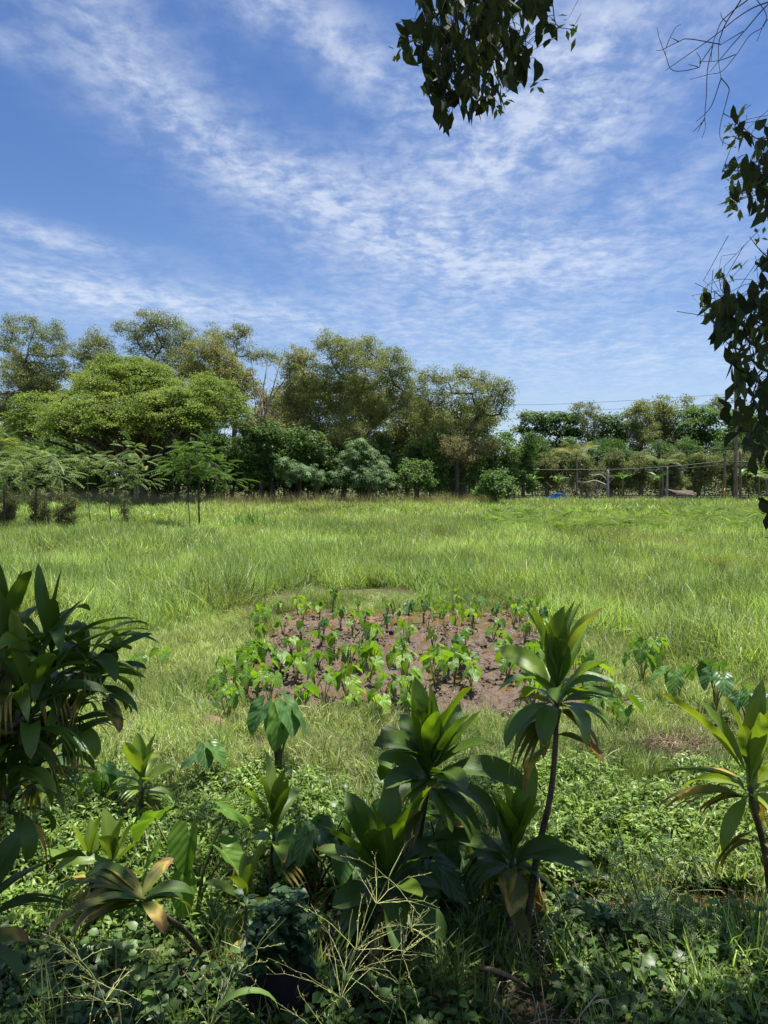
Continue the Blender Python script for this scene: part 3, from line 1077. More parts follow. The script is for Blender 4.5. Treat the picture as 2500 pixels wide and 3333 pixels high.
# rows in the bed: back sparse and small, front dense and larger
spots = []
tries = 0
random.seed(21)
while len(spots) < 64 and tries < 6000:
    tries += 1
    x, y = random.uniform(-3.5, 4.4), random.uniform(14.6, 20.9)
    if float(bed(x, y)) < 0.1 or any((x - a) ** 2 + ((y - b) * 0.8) ** 2 < 0.62 ** 2 for a, b in spots):
        continue
    spots.append((x, y))
for x, y in spots:
    lab, grp = (('small taro plant in the farthest row, before the tall grass', 'taro along the far edge of the bed') if y > 19.4 else
                ('young taro plant standing sparsely in the open brown mud', 'taro in the open middle of the bed'))
    taro_plant(x, y, random.choice((3, 4, 4, 5)), random.uniform(0.22, 0.36), random.uniform(0.36, 0.66), lab, grp, z=-0.06, dark=random.random() < 0.25, lean=0.38)
front = []
tries = 0
while len(front) < 54 and tries < 8000:
    tries += 1
    x, y = random.uniform(-3.1, 4.2), random.uniform(11.3, 14.9)
    if x > 0.6 and y < 12.6 and x < 2.2:
        continue
    if float(bed(x, y)) < 0.0 or any((x - a) ** 2 + (y - b) ** 2 < 0.40 ** 2 for a, b in front):
        continue
    front.append((x, y))
for x, y in front:
    left = x < 0.4
    lab = 'yellow-green taro plant crowded into the front left of the bed' if left else 'taro plant in the front right of the bed, behind the tall ti'
    taro_plant(x, y, random.choice((4, 5, 5, 6)), random.uniform(0.27, 0.36), random.uniform(0.38, 0.62), lab, 'taro in the dense front left of the bed' if left else 'taro in the front right of the bed', z=-0.05, lean=0.5)
# larger plants on the right bank of the bed
for px, py, L, h, lab in ((2090, 2230, .42, .75, 'large-leaved taro at the right edge of the bed, before tall grass'),
                          (2200, 2300, .46, .8, 'tall dark taro on the right bank, beside the standing grass'),
                          (2330, 2330, .45, .7, 'dark taro behind the right-hand ti plant'),
                          (1960, 2330, .36, .55, 'taro with pale leaves just right of the tall ti stem'),
                          (2040, 2380, .34, .45, 'low taro at the near right corner of the bed'),
                          (2130, 2180, .36, .6, 'taro with bluish leaves pressed against the tall grass edge'),
                          (2430, 2370, .42, .6, 'rightmost taro, at the edge of the frame in shade')):
    p = gp(px, py)
    taro_plant(p.x, p.y, 6, L * .9, h, lab, None, dark=px > 2180, lean=0.5)
for px, py, L, h, lab in ((530, 2180, .3, .35, 'lone taro with two pale leaves in the grass beside the big left ti'),
                          (450, 2210, .3, .4, 'taro half hidden behind the big left ti, in green grass')):
    p = gp(px, py)
    taro_plant(p.x, p.y, 4, L, h, lab)

# single big taro before the bed
p = gp(905, 2520)
S_ = -math.pi / 2
taro_plant(p.x, p.y, 5, .5, .7, 'single big dark taro standing in cut grass before the bed', dark=True,
           fix=[(S_ + .1, .10, .78, .62, 1.25), (S_ - 1.0, .30, .92, .50, 1.0), (S_ + .8, .28, .92, .52, 1.0), (S_ + 1.5, .42, .80, .48, 1.1), (S_ + 2.6, .3, .95, .4, .7)])
# cluster of pale leaves in the left foreground
p = gp(625, 3010)
taro_plant(p.x, p.y, 6, .45, .8, 'pale green taro with six heart leaves in the dark left foreground',
           fix=[(S_ + .0, .06, .98, .44, 1.25), (S_ - .1, .34, .62, .38, 1.28), (S_ - 1.1, .46, .84, .44, 1.1), (S_ + 1.3, .46, .86, .38, .75), (S_ + 1.9, .34, 1.15, .40, .6), (S_ - 1.8, .38, 1.1, .44, .75)])
# dark taro thicket behind the low central ti
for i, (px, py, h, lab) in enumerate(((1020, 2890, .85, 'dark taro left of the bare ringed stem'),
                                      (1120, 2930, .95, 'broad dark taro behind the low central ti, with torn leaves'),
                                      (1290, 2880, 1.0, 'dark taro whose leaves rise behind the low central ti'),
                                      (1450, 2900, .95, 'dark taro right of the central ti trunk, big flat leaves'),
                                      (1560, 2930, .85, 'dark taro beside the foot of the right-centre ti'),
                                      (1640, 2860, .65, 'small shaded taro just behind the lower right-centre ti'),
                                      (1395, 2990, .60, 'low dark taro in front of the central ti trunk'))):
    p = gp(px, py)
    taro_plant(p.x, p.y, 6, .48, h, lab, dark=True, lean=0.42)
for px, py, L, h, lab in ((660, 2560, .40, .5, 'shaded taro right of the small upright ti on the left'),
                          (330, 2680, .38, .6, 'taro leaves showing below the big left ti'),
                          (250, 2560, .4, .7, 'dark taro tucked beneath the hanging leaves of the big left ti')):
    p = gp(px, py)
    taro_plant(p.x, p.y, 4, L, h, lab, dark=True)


# ------------------------------------------------------------------ ti plants
def ti_leaf(parent, base, az, e0, bend, L, W, mat, twist=0.0, fold=0.35, tatter=False, name='leaf', wav=0.03, yaw=0.0):
    """base point, heading az, start elevation e0 (deg) bending down by bend (deg) along its length"""
    n = 11
    t = np.linspace(0, 1, n)
    el = np.radians(e0 - bend * t ** 1.35)
    azs = az + yaw * t
    D = np.stack([np.cos(azs) * np.cos(el), np.sin(azs) * np.cos(el), np.sin(el)], 1)
    P = np.array(base)[None] + np.concatenate([[np.zeros(3)], np.cumsum(D[:-1] * L / (n - 1), axis=0)])
    S = np.stack([-np.sin(azs), np.cos(azs), np.zeros(n)], 1)
    N = np.cross(D, S)
    N = N * np.sign(N[:, 2:3] + 1e-6) if False else np.cross(S, D) * -1
    tw = twist * t
    S2 = S * np.cos(tw)[:, None] + N * np.sin(tw)[:, None]
    N2 = np.cross(D, S2)
    s = np.clip((t - 0.14) / 0.86, 0, 1)
    w = np.where(t < 0.16, 0.10, 0.10 + 0.90 * np.sin(np.pi * s ** 0.85) ** 0.72)
    w[-1] = 0.02
    w = w * W * 0.5
    rows = np.array([-1.0, -0.55, 0.0, 0.55, 1.0])
    lift = fold * np.abs(rows)[None, :] * w[:, None] + wav * np.sin(9 * t[:, None] + rows[None] * 3 + az * 5) * w[:, None] * 3 * np.abs(rows)[None]
    V = P[:, None, :] + S2[:, None, :] * (rows[None, :, None] * w[:, None, None] * math.cos(fold * .6)) + N2[:, None, :] * lift[:, :, None] * 1.0
    mb = MB()
    m = len(rows)
    uv = np.stack([np.tile(rows, n), np.repeat(t, m)], 1)
    if not tatter:
        i = (np.arange(n - 1)[:, None] * m + np.arange(m - 1)[None, :])
        Fq = np.stack([i, i + 1, i + m + 1, i + m], -1).reshape(-1, 4)
        mb.add(V.reshape(-1, 3), Fq, None, uv)
    else:
        cut = random.randint(4, 6)
        for j in range(m - 1):                         # torn strips from the cut on
            A_, B_ = V[:, j].copy(), V[:, j + 1].copy()
            off = (j - 1.5) * 0.10 * L
            q = np.clip((np.arange(n) - cut) / (n - 1 - cut), 0, 1)
            stretch = random.uniform(0.75, 1.05)
            for arr in (A_, B_):
                arr += S2 * (off * q ** 1.5)[:, None] * 0.6 + np.array([0, 0, -1.0]) * (q * L * 0.06 * random.random())[:, None]
            mid = (A_ + B_) / 2
            sh = (1 - 0.8 * q ** 1.2)[:, None]
            A_, B_ = mid + (A_ - mid) * sh, mid + (B_ - mid) * sh
            VV = np.stack([A_, B_], 1).reshape(-1, 3)
            i = np.arange(n - 1)[:, None] * 2
            mb.add(VV, i + np.array([[0, 1, 3, 2]]), None, np.stack([np.tile(rows[j:j + 2], n), np.repeat(t, 2)], 1))
    return mb.build(name, mat, parent)


def ti_head(t, c, n, L, W, rg, mats, droop=1.0, old=3, az0=None, upright=0.34, lean=0.0, laz=0.0, skirt=0):
    """crown of leaves round the growing point c; lean tips it towards heading laz"""
    W = W * 1.3
    n = int(n * 1.15)
    green, young, oldm = mats
    az = rg.random() * 6.28 if az0 is None else az0
    for q in range(n):
        f = q / max(1, n - 1)                          # 0 = innermost
        az += 2.4 + rg.uniform(-0.45, 0.45)
        if f < upright:
            e0, bend = rg.uniform(66, 86) - 20 * f, rg.uniform(0, 34) * droop
            fold = 0.5
        elif f < 0.66:
            e0, bend = rg.uniform(34, 64) - 10 * f, rg.uniform(30, 95) * droop
            fold = 0.32
        else:
            e0, bend = rg.uniform(-12, 38), rg.uniform(55, 110) * droop
            fold = 0.22
        k = math.cos(az - laz)
        e0 -= 26 * lean * k * (0.5 + f)
        l = L * (0.80 + 0.32 * math.sin(math.pi * min(1, f + 0.2))) * rg.uniform(0.72, 1.12) * (1 + .12 * lean * k)
        base = np.array(c) + np.array([0, 0, (0.5 - f) * 0.20])
        ti_leaf(t, base, az, e0, bend, l, W * rg.uniform(0.7, 1.12), young if f < 0.28 else (oldm if f > .8 and rg.random() < .22 else green), twist=rg.uniform(-0.9, 0.9), fold=fold,
                tatter=(f > 0.6 and rg.random() < 0.3), yaw=rg.uniform(-.45, .45), wav=rg.uniform(.02, .07))
    for q in range(old + skirt):
        az += 2.1
        z = -0.10 - .035 * q
        ti_leaf(t, np.array(c) * (1 + z / max(.3, c[2])) if q >= old else np.array(c) - np.array([0, 0, 0.10]), az, rg.uniform(-40, 15), rg.uniform(45, 80), L * rg.uniform(.5, .95), W * rg.uniform(.4, .85), oldm, twist=rg.uniform(-1.2, 1.2), fold=.6, tatter=rg.random() < 0.6, wav=.08)


def ti_trunk(t, pts, r0, r1, base):
    mb = MB()
    c = curve([np.array(p) - np.array(base) for p in pts], 14)
    n = len(c)
    r = np.linspace(r0, r1, n) * (1 + 0.06 * np.sin(np.arange(n) * 2.3))
    tube(c, r, 8, None, mb, cap=True)
    return mb.build('trunk', M_TI_STEM, t)


STD = (M_TI, M_TI_YOUNG, M_TI_OLD)
DKS = (M_TI_DK, M_TI, M_TI_OLD)
PALE = (M_TI_YOUNG, M_TI_YOUNG, M_TI_OLD)


def ti_plant(label, base_px, trunk_px, Y, n, L, W, seed, mats=STD, old=3, r=0.024, droop=1.0, heads=None, az0=None, upright=.34, base=None, lean=0.0, laz=0.0, skirt=3):
    """trunk_px: pixel points from just above the foot to the crown, taken at depth Y"""
    rg = random.Random(seed)
    b = gp(*base_px) if base is None else Vector(base)
    b.z = float(ground_z(b.x, b.y)) - 0.03
    t = thing('ti_plant', label, 'ti plant', b)
    pts = [b] + [at(px, py, Y if not isinstance(Y, (list, tuple)) else Y[i]) for i, (px, py) in enumerate(trunk_px)]
    ti_trunk(t, pts, r * 1.25, r * 0.8, b)
    c = pts[-1] - b
    ti_head(t, c, n, L, W, rg, mats, droop=droop, old=old, az0=az0, upright=upright, lean=lean, laz=laz, skirt=skirt)
    for (hp, hy, hn, hl) in (heads or []):
        h = at(hp[0], hp[1], hy) - b
        s = c * 0.55
        mb = MB()
        tube(curve([s, (s + h) * 0.5 + Vector((0, 0, -0.06)), h], 8), np.linspace(r, r * .75, len(curve([s, h, h], 8)))[:1].repeat(len(curve([s, (s + h) * 0.5, h], 8))), 7, None, mb)
        mb.build('branch', M_TI_STEM, t)
        ti_head(t, h, hn, hl, W, rg, mats, droop=droop, old=old, upright=upright)
    return t


# tall ti right of centre and its lower neighbour
ti_plant('tall ti on a slender dark trunk right of centre, bright upright leaves', (1705, 3085), [(1745, 2800), (1790, 2600), (1808, 2420), (1812, 2270)], 5.95, 24, .72, .165, 3, (M_TI, M_TI_YOUNG, M_TI_OLD), old=6, r=0.026)
ti_plant('lower ti at the foot of the tall one, with a brown folded leaf', (1672, 3095), [(1665, 2950), (1668, 2800)], 5.95, 19, .66, .17, 4, DKS, old=5, r=0.03)
# central ti with ringed trunk
ti_plant('dark glossy ti on a ringed trunk at the centre, leaves drooping right', (1318, 3010), [(1345, 2830), (1372, 2680), (1395, 2530)], 6.15, 27, .74, .185, 5, (M_TI_DK, M_TI, M_TI_OLD), old=4, r=0.03, droop=1.05, lean=.8, laz=0.0)
# low wide ti in the centre foreground
ti_plant('low broad ti in the centre foreground with wide spreading leaves', (1255, 3070), [(1255, 2990), (1258, 2890)], 5.75, 22, .78, .20, 8, DKS, old=1, r=0.03, droop=0.8)
ti_plant('slim ti with two tall pale leaves left of the taro thicket', (880, 2940), [(882, 2830), (892, 2715)], 6.6, 11, .60, .15, 10, STD, old=2, r=0.018, upright=.5)
ti_plant('small ti with few leaves on a thin black stem near the bottom', (800, 3120), [(800, 3020), (802, 2945)], 5.8, 8, .40, .10, 12, PALE, old=2, r=0.014, upright=.45)
ti_plant('small upright ti with pale leaf bases at the left, in grass', (455, 2740), [(458, 2640), (466, 2560)], 7.75, 14, .52, .13, 14, PALE, old=1, r=0.022)
ti_plant('small yellow-green ti under the big left ti, sunlit', (105, 2830), [(105, 2740), (108, 2670)], 7.3, 9, .44, .12, 16, PALE, old=1, r=0.018)
ti_plant('bright double-headed ti between the sunlit weeds on the left', (300, 2960), [(300, 2900), (292, 2850)], 6.4, 10, .50, .12, 18, PALE, old=1, r=0.018, heads=[((365, 2830), 6.3, 9, .46)])
ti_plant('ti at the right edge with yellow withered leaves hanging left', (2520, 2960), [(2495, 2800), (2462, 2660), (2440, 2560)], 6.2, 22, .86, .13, 20, (M_TI_YOUNG, M_TI_YOUNG, M_TI_OLD), old=9, r=0.03, lean=.5, laz=math.pi, skirt=5)

# big many-headed ti filling the left edge
def big_left():
    rg = random.Random(31)
    b = Vector((-2.85, 4.15, 0.0))
    b.z = float(ground_z(b.x, b.y)) - 0.03
    t = thing('ti_plant', 'big dark many-headed ti filling the left edge, long drooping leaves', 'ti plant', b)
    top = at(-150, 2450, 4.15)
    ti_trunk(t, [b, (b + top) * 0.5 + Vector((0.05, 0, 0)), top], 0.05, 0.035, b)
    for (px, py, Y, n, L, up) in ((20, 2150, 4.1, 24, .56, .36), (165, 2165, 4.2, 20, .56, .10), (285, 2180, 4.3, 16, .48, .0), (90, 2330, 3.95, 20, .60, .05), (10, 2470, 4.0, 20, .58, .05), (-110, 2280, 4.2, 16, .6, .2), (215, 2330, 4.35, 14, .50, .0), (110, 2490, 4.15, 14, .55, .0), (30, 2600, 3.95, 16, .5, .0), (330, 2230, 4.45, 12, .42, .0)):
        h = at(px, py, Y)
        mb = MB()
        c = curve([top - b, (top + h) * 0.5 - b + Vector((0, 0, -0.05)), h - b], 8)
        tube(c, np.linspace(0.032, 0.02, len(c)), 7, None, mb)
        mb.build('branch', M_TI_STEM, t)
        ti_head(t, h - b, int(n * 1.05), L, .076, rg, (M_TI_DK, M_TI_DK, M_TI_OLD), old=3, upright=up, droop=1.35)


big_left()


def falling_ti():
    rg = random.Random(41)
    b = gp(690, 3130)
    b.z = float(ground_z(b.x, b.y)) - 0.02
    t = thing('ti_plant', 'fallen withering ti, its stem bent left and old leaves hanging down', 'ti plant', b)
    p = [b, at(600, 3030, 5.2), at(520, 2975, 4.95), at(455, 2940, 4.75)]
    ti_trunk(t, p, 0.022, 0.02, b)
    c = p[-1] - b
    west = math.pi
    for q in range(13):
        az = west + rg.uniform(-0.9, 1.2)
        ti_leaf(t, c + Vector((rg.uniform(0, .12), 0, 0)), az, rg.uniform(5, 40), rg.uniform(70, 120), rg.uniform(.5, .75), rg.uniform(.10, .15), M_TI_OLD if q % 2 else M_TI_DK, twist=rg.uniform(-.6, .6), fold=.3, tatter=q % 5 == 0)
    for q in range(6):
        ti_leaf(t, c, west + rg.uniform(1.5, 4.7), rg.uniform(0, 50), rg.uniform(60, 120), rg.uniform(.3, .5), .10, M_TI_DK if q % 2 else M_TI_OLD, twist=rg.uniform(-.6, .6))


falling_ti()


def edge_ti():
    rg = random.Random(43)
    b = Vector((-2.25, 3.9, 0))
    b.z = float(ground_z(b.x, b.y)) - 0.02
    t = thing('ti_plant', 'low ti cut by the left edge near the bottom, blunt dark leaves', 'ti plant', b)
    h = at(-90, 3020, 3.9)
    ti_trunk(t, [b, (b + h) * .5, h], .03, .025, b)
    ti_head(t, h - b, 18, .58, .13, rg, DKS, old=2, upright=.25, az0=0.3)


edge_ti()

# leafless ringed stem
b = gp(1205, 2960)
t = thing('bare_ti_stem', 'bare ringed ti stem without leaves left of the central trunk', 'stem', b)
ti_trunk(t, [b, at(1190, 2800, 6.45), at(1168, 2600, 6.45)], 0.028, 0.024, b)

# ------------------------------------------------------------------ trees
D = 1659 / 2500.0
DENS = 8.4
def frond_template(pairs=9, drop=0.25, lw=0.055, ll=0.17):
    """pinnate leaf of unit length along +Y"""
    V, Fa = [], []
    for q in range(pairs):
        t = 0.15 + 0.85 * (q + 0.5) / pairs
        y, z = t, -drop * t * t
        for s in (-1, 1):
            k = len(V)
            l = ll * (1.15 - 0.5 * abs(t - 0.5))
            V += [(0, y, z), (s * l * 0.5, y + l * 0.15 + lw * .5, z - 0.02), (s * l * 0.95, y + l * 0.3, z - l * 0.35), (s * l * 0.5, y + l * .15 - lw * .5, z - 0.02)]
            Fa.append((k, k + 1, k + 2, k + 3) if s > 0 else (k + 3, k + 2, k + 1, k))
    return np.array(V, float), np.array(Fa)


FROND = frond_template(8, 0.35, 0.075, 0.24)
UMBREL_V, UMBREL_F = [], []
for q in range(7):                                     # palmate whorl of leaflets
    a = q * 2 * math.pi / 7
    ca, sa = math.cos(a), math.sin(a)
    k = len(UMBREL_V)
    UMBREL_V += [(0.08 * ca, 0.08 * sa, 0.02), (0.5 * ca - .13 * sa, .5 * sa + .13 * ca, 0.0), (ca, sa, -0.3), (.5 * ca + .13 * sa, .5 * sa - .13 * ca, 0.0)]
    UMBREL_F.append((k + 3, k + 2, k + 1, k))
UMBREL_V, UMBREL_F = np.array(UMBREL_V), np.array(UMBREL_F)


def tree(name, label, cat, base, puffs, Y, leaf=(0.23, 0.105), cols=None, nleaf=900, mat=None, group=None, trunk_r=0.3, bark=None, clump=0.55,
         style='leaf', flat=0.9, up=0.8, depth=1.0, twigs=True, fork=0.35, gap=0.0, seed=0, zbase=None, leanpx=0, hollow=0.45):
    """base (px) and puffs (px, py, radius px) are read at depth Y and become volumes in space"""
    global RNG
    RNG = np.random.default_rng(seed + 1000)
    mat = mat or M_LEAF
    bark = bark or M_BARK
    bx = (base - CX) / F * Y
    bz = float(ground_z(bx, Y)) if zbase is None else zbase
    t = thing(name, label, cat, (bx, Y, bz), group)
    o0 = np.array([bx, Y, bz])
    cen = []
    for (px, py, rp) in puffs:
        r = rp / F * Y
        d = RNG.uniform(-0.7, 0.7) * depth * r * 1.5
        c = np.array(at(px, py, Y + d)) - o0
        cen.append((c, r))
    zs = [c[2] for c, r in cen]
    ztop, zlow = max(zs), min(c[2] - r for c, r in cen)
    # trunk
    mean = np.mean([c for c, r in cen], axis=0)
    fk = np.array([mean[0] * 0.35 + leanpx / F * Y, mean[1] * 0.3, max(0.8, (zlow + (ztop - zlow) * fork))])
    mb = MB()
    pts = curve([(0, 0, -0.3), fk * np.array([.3, .3, .5]) + RNG.normal(size=3) * 0.1 * fk[2] / 4, fk], 8)
    tube(pts, np.linspace(trunk_r * 1.35, trunk_r * 0.8, len(pts)), 8, None, mb)
    mb.build('trunk', bark, t)
    fol = MB()
    # every puff hangs on the nearest node that is closer to the fork
    order = sorted(range(len(cen)), key=lambda q: np.linalg.norm(cen[q][0] - fk))
    nodes = [(pts[-1], -1), (pts[-1] * np.array([.9, .9, .8]), -1)]
    par, wt = {}, {q: 1 for q in range(len(cen))}
    for q in order:
        c = cen[q][0]
        best = min(nodes, key=lambda nd: np.linalg.norm(nd[0] - c) + 0.35 * np.linalg.norm(nd[0] - fk) + (2.0 if nd[0][2] > c[2] + 1.0 else 0))
        par[q] = best
        nodes.append((c, q))
    for q in reversed(order):
        if par[q][1] >= 0:
            wt[par[q][1]] += wt[q]
    for ci, (c, r) in enumerate(cen):
        nsub = max(6, int(11 * (r / clump) ** 1.25))
        dirs = rand_unit(nsub)
        rad = r * RNG.uniform(hollow, 1.25, nsub) ** 0.8
        sub = c + dirs * rad[:, None] * np.array([1, 1, flat])
        if gap:
            sub = sub[RNG.random(nsub) > gap]
            nsub = len(sub)
        # limb to the puff
        lb = MB()
        s0 = par[ci][0]
        gapl = np.linalg.norm(c - s0)
        ctrl = s0 + (c - s0) * 0.5 + np.array([0, 0, -0.08 * gapl]) + RNG.normal(size=3) * 0.09 * gapl
        lp = curve([s0, ctrl, c], 8)
        rl = min(trunk_r * 0.6, trunk_r * 0.55 * math.sqrt(wt[ci] / len(cen)) + 0.015)
        tube(lp, np.linspace(rl, rl * 0.72, len(lp)), 5, None, lb)
        if twigs:
            for q in range(0, nsub, 2):
                m = (c * 0.6 + s0 * 0.4) if RNG.random() < 0.3 else c
                mid = (m + sub[q]) * 0.5 + RNG.normal(size=3) * 0.10 * r
                tube(np.array([m, mid, sub[q]]), [0.045, 0.03, 0.012], 3, None, lb)
        lb.build('limb', bark, t)
        # leaves
        cc = palette(nsub, cols, 0.09)
        per = max(2 if style == 'frond' else 4, int(nleaf * DENS * r * r / max(1, nsub)))
        k = nsub * per
        off = RNG.normal(size=(k, 3)) * clump * np.array([0.55, 0.55, 0.34])
        P = np.repeat(sub, per, axis=0) + off
        col = np.clip(np.repeat(cc, per, axis=0) * (1 + RNG.normal(size=(k, 1)) * 0.16), 0.004, 1)
        N = nrm(rand_unit(k) + np.array([0, -0.25, up]))
        A = nrm(np.cross(N, rand_unit(k)) + np.array([0, 0, -0.25]))
        if style == 'leaf':
            s = RNG.uniform(0.7, 1.25, k)
            leaf_quads(fol, P, A, N, leaf[0] * s, leaf[1] * s, col)
        elif style == 'frond':
            A2 = nrm(off * np.array([1, 1, 0.4]) + (P - c) * 0.5 + RNG.normal(size=(k, 3)) * 0.15 + np.array([0, 0, 0.1]))
            N2 = nrm(np.array([0, 0, 1.0]) + RNG.normal(size=(k, 3)) * 0.2)
            inst(fol, FROND[0], FROND[1], rotframe(A2, N2), P, leaf[0] * RNG.uniform(0.7, 1.2, k), col)
        elif style == 'umbrella':
            N2 = nrm((P - c) * 0.5 / r + np.array([0, -0.15, 0.9]) + RNG.normal(size=(k, 3)) * 0.3)
            A2 = nrm(np.cross(N2, rand_unit(k)))
            inst(fol, UMBREL_V, UMBREL_F, rotframe(A2, N2), P, leaf[0] * RNG.uniform(0.7, 1.2, k), col)
    fol.build('crown', mat, t, smooth=False)
    return t




def dp(*pp):
    """puffs given in the 1659-wide view -> photo pixels"""
    return [(a / D, b / D, r / D) for a, b, r in pp]


OLIVE = [(0.207, 0.246, 0.082), (0.246, 0.274, 0.096), (0.169, 0.207, 0.070), (0.280, 0.294, 0.111), (0.193, 0.217, 0.082)]
OLIVE_Y = [(0.265, 0.289, 0.091), (0.318, 0.323, 0.111), (0.212, 0.246, 0.082), (0.328, 0.308, 0.126)]
GREYG = [(0.193, 0.236, 0.101), (0.231, 0.265, 0.120), (0.159, 0.198, 0.082), (0.270, 0.280, 0.139)]
RAIN = [(0.170, 0.240, 0.045), (0.215, 0.285, 0.055), (0.130, 0.195, 0.040), (0.25, 0.31, 0.07)]
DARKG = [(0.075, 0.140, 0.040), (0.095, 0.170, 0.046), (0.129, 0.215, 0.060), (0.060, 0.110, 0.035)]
MIDG = [(0.120, 0.215, 0.055), (0.154, 0.250, 0.070), (0.090, 0.165, 0.045)]
BLUEG = [(0.110, 0.190, 0.070), (0.140, 0.225, 0.085), (0.085, 0.150, 0.055)]
FEATH = [(0.190, 0.270, 0.105), (0.230, 0.310, 0.130), (0.150, 0.225, 0.080), (0.27, 0.33, 0.15)]
BROWNG = [(0.24, 0.25, 0.10), (0.294, 0.243, 0.128), (0.358, 0.288, 0.160), (0.243, 0.230, 0.102)]
EG = 'tall airy trees behind the rain tree'

# --- back row of tall airy trees
tree('tall_tree', 'airy grey-green tree at the far left of the skyline', 'tree', 60 / D,
     dp((30, 705, 26), (75, 712, 24), (115, 722, 26), (20, 745, 28), (60, 765, 34), (110, 770, 34), (145, 745, 16), (40, 810, 36), (95, 825, 40), (10, 850, 36), (60, 870, 36), (140, 800, 26)), 96,
     cols=GREYG, nleaf=85, gap=.10, group=EG, seed=1, clump=.7, trunk_r=.38)
tree('tall_tree', 'slim olive tree with a narrow top left of the highest tree', 'tree', 205 / D,
     dp((212, 722, 18), (200, 745, 22), (225, 750, 20), (180, 765, 22), (205, 780, 28), (235, 785, 22), (175, 810, 26), (215, 830, 30)), 97,
     cols=OLIVE, nleaf=85, gap=.10, group=EG, seed=2, clump=.7)
tree('tall_tree', 'highest tree of the skyline, airy, standing behind the rain tree', 'tree', 330 / D,
     dp((262, 708, 16), (290, 715, 20), (318, 690, 20), (342, 688, 18), (335, 715, 26), (370, 705, 22), (395, 722, 24), (300, 745, 26), (350, 750, 34), (395, 755, 28), (420, 740, 16), (380, 790, 34), (330, 790, 34)), 98,
     cols=GREYG, nleaf=85, gap=.08, group=EG, seed=3, clump=.7, trunk_r=.4)
tree('tall_tree', 'olive tree above the right lobe of the rain tree', 'tree', 450 / D,
     dp((425, 760, 28), (455, 745, 26), (440, 790, 32), (475, 770, 26), (410, 800, 26), (470, 815, 32), (500, 790, 24)), 95,
     cols=OLIVE_Y, nleaf=85, gap=.06, group=EG, seed=4, clump=.7)
tree('tall_tree', 'tree with a leaning branch and dark tuft above the bare tree', 'tree', 500 / D,
     dp((460, 718, 18), (485, 722, 16), (520, 712, 18), (505, 735, 18), (470, 745, 22), (530, 722, 12), (490, 770, 22), (540, 760, 18), (565, 770, 18), (590, 768, 16)), 97,
     cols=GREYG, nleaf=80, gap=.14, group=EG, seed=5, clump=.65)
tree('tall_tree', 'narrow yellowish tree just left of the broadest crown', 'tree', 640 / D,
     dp((640, 765, 22), (625, 785, 22), (660, 775, 22), (655, 805, 28), (625, 820, 26), (665, 840, 26), (640, 860, 30), (615, 880, 28), (660, 890, 30)), 93,
     cols=OLIVE_Y, nleaf=85, gap=.08, group=EG, seed=6, clump=.65)
tree('broad_tree', 'broad olive tree with the fullest crown at the middle of the treeline', 'tree', 800 / D,
     dp((705, 738, 24), (740, 750, 26), (715, 775, 36), (760, 765, 32), (790, 745, 22), (805, 765, 30), (850, 768, 24), (870, 795, 26), (840, 800, 36), (790, 805, 44), (740, 815, 42), (700, 830, 34),
        (715, 870, 40), (770, 860, 44), (825, 850, 40), (865, 840, 30), (690, 900, 36), (740, 905, 36), (800, 900, 34), (850, 885, 30), (880, 870, 22), (695, 945, 32)), 92,
     cols=OLIVE, nleaf=80, gap=.04, seed=7, clump=.7, trunk_r=.55, fork=.12)
tree('spreading_tree', 'wide tree at the right end of the left wood, limbs reaching right', 'tree', 1000 / D,
     dp((925, 810, 24), (905, 840, 26), (960, 815, 22), (990, 808, 18), (1010, 815, 20), (1045, 822, 22), (1075, 830, 22), (1095, 840, 18), (1090, 865, 20), (1060, 855, 26), (1020, 850, 30), (975, 850, 32), (930, 870, 34),
        (985, 890, 30), (1040, 890, 24), (920, 910, 30), (960, 930, 30), (1010, 930, 26), (1080, 895, 14), (905, 950, 26)), 90,
     cols=OLIVE, nleaf=72, gap=.06, seed=8, clump=.65, trunk_r=.5, bark=M_BARK_DK, fork=.1)
tree('yellowing_tree', 'low yellowish crown filling the gap below the broadest crown', 'tree', 740 / D,
     dp((700, 960, 26), (735, 945, 30), (770, 935, 26), (600, 930, 26), (620, 905, 26), (650, 930, 26), (790, 965, 22)), 90,
     cols=OLIVE_Y, nleaf=75, gap=.06, seed=9, clump=.6)
tree('brown_tree', 'brownish thin tree under the right end of the wood', 'tree', 985 / D,
     dp((980, 965, 26), (1005, 985, 24), (950, 985, 24), (1030, 960, 20), (940, 955, 20), (1060, 965, 22)), 88,
     cols=BROWNG, nleaf=75, gap=.10, seed=10, clump=.55, bark=M_BARK_DK)


for i in range(11):
    px = -20 + i * 100
    top = np.interp(px, [-20, 150, 400, 600, 700, 880, 1100], [780, 800, 790, 830, 820, 860, 930])
    tree('wood_tree', 'olive wood tree closing the gaps behind the front crowns', 'tree', px / D,
         dp(*[(px + random.uniform(-62, 62), top + (985 - top) * (q + random.random()) / 12, random.uniform(24, 38)) for q in range(12)]), 101 + random.uniform(-1, 4),
         leaf=(0.34, 0.18), cols=OLIVE if i % 3 else BROWNG + OLIVE, nleaf=46, gap=.04, group='inner trees of the wood', seed=200 + i, clump=.8, twigs=False)


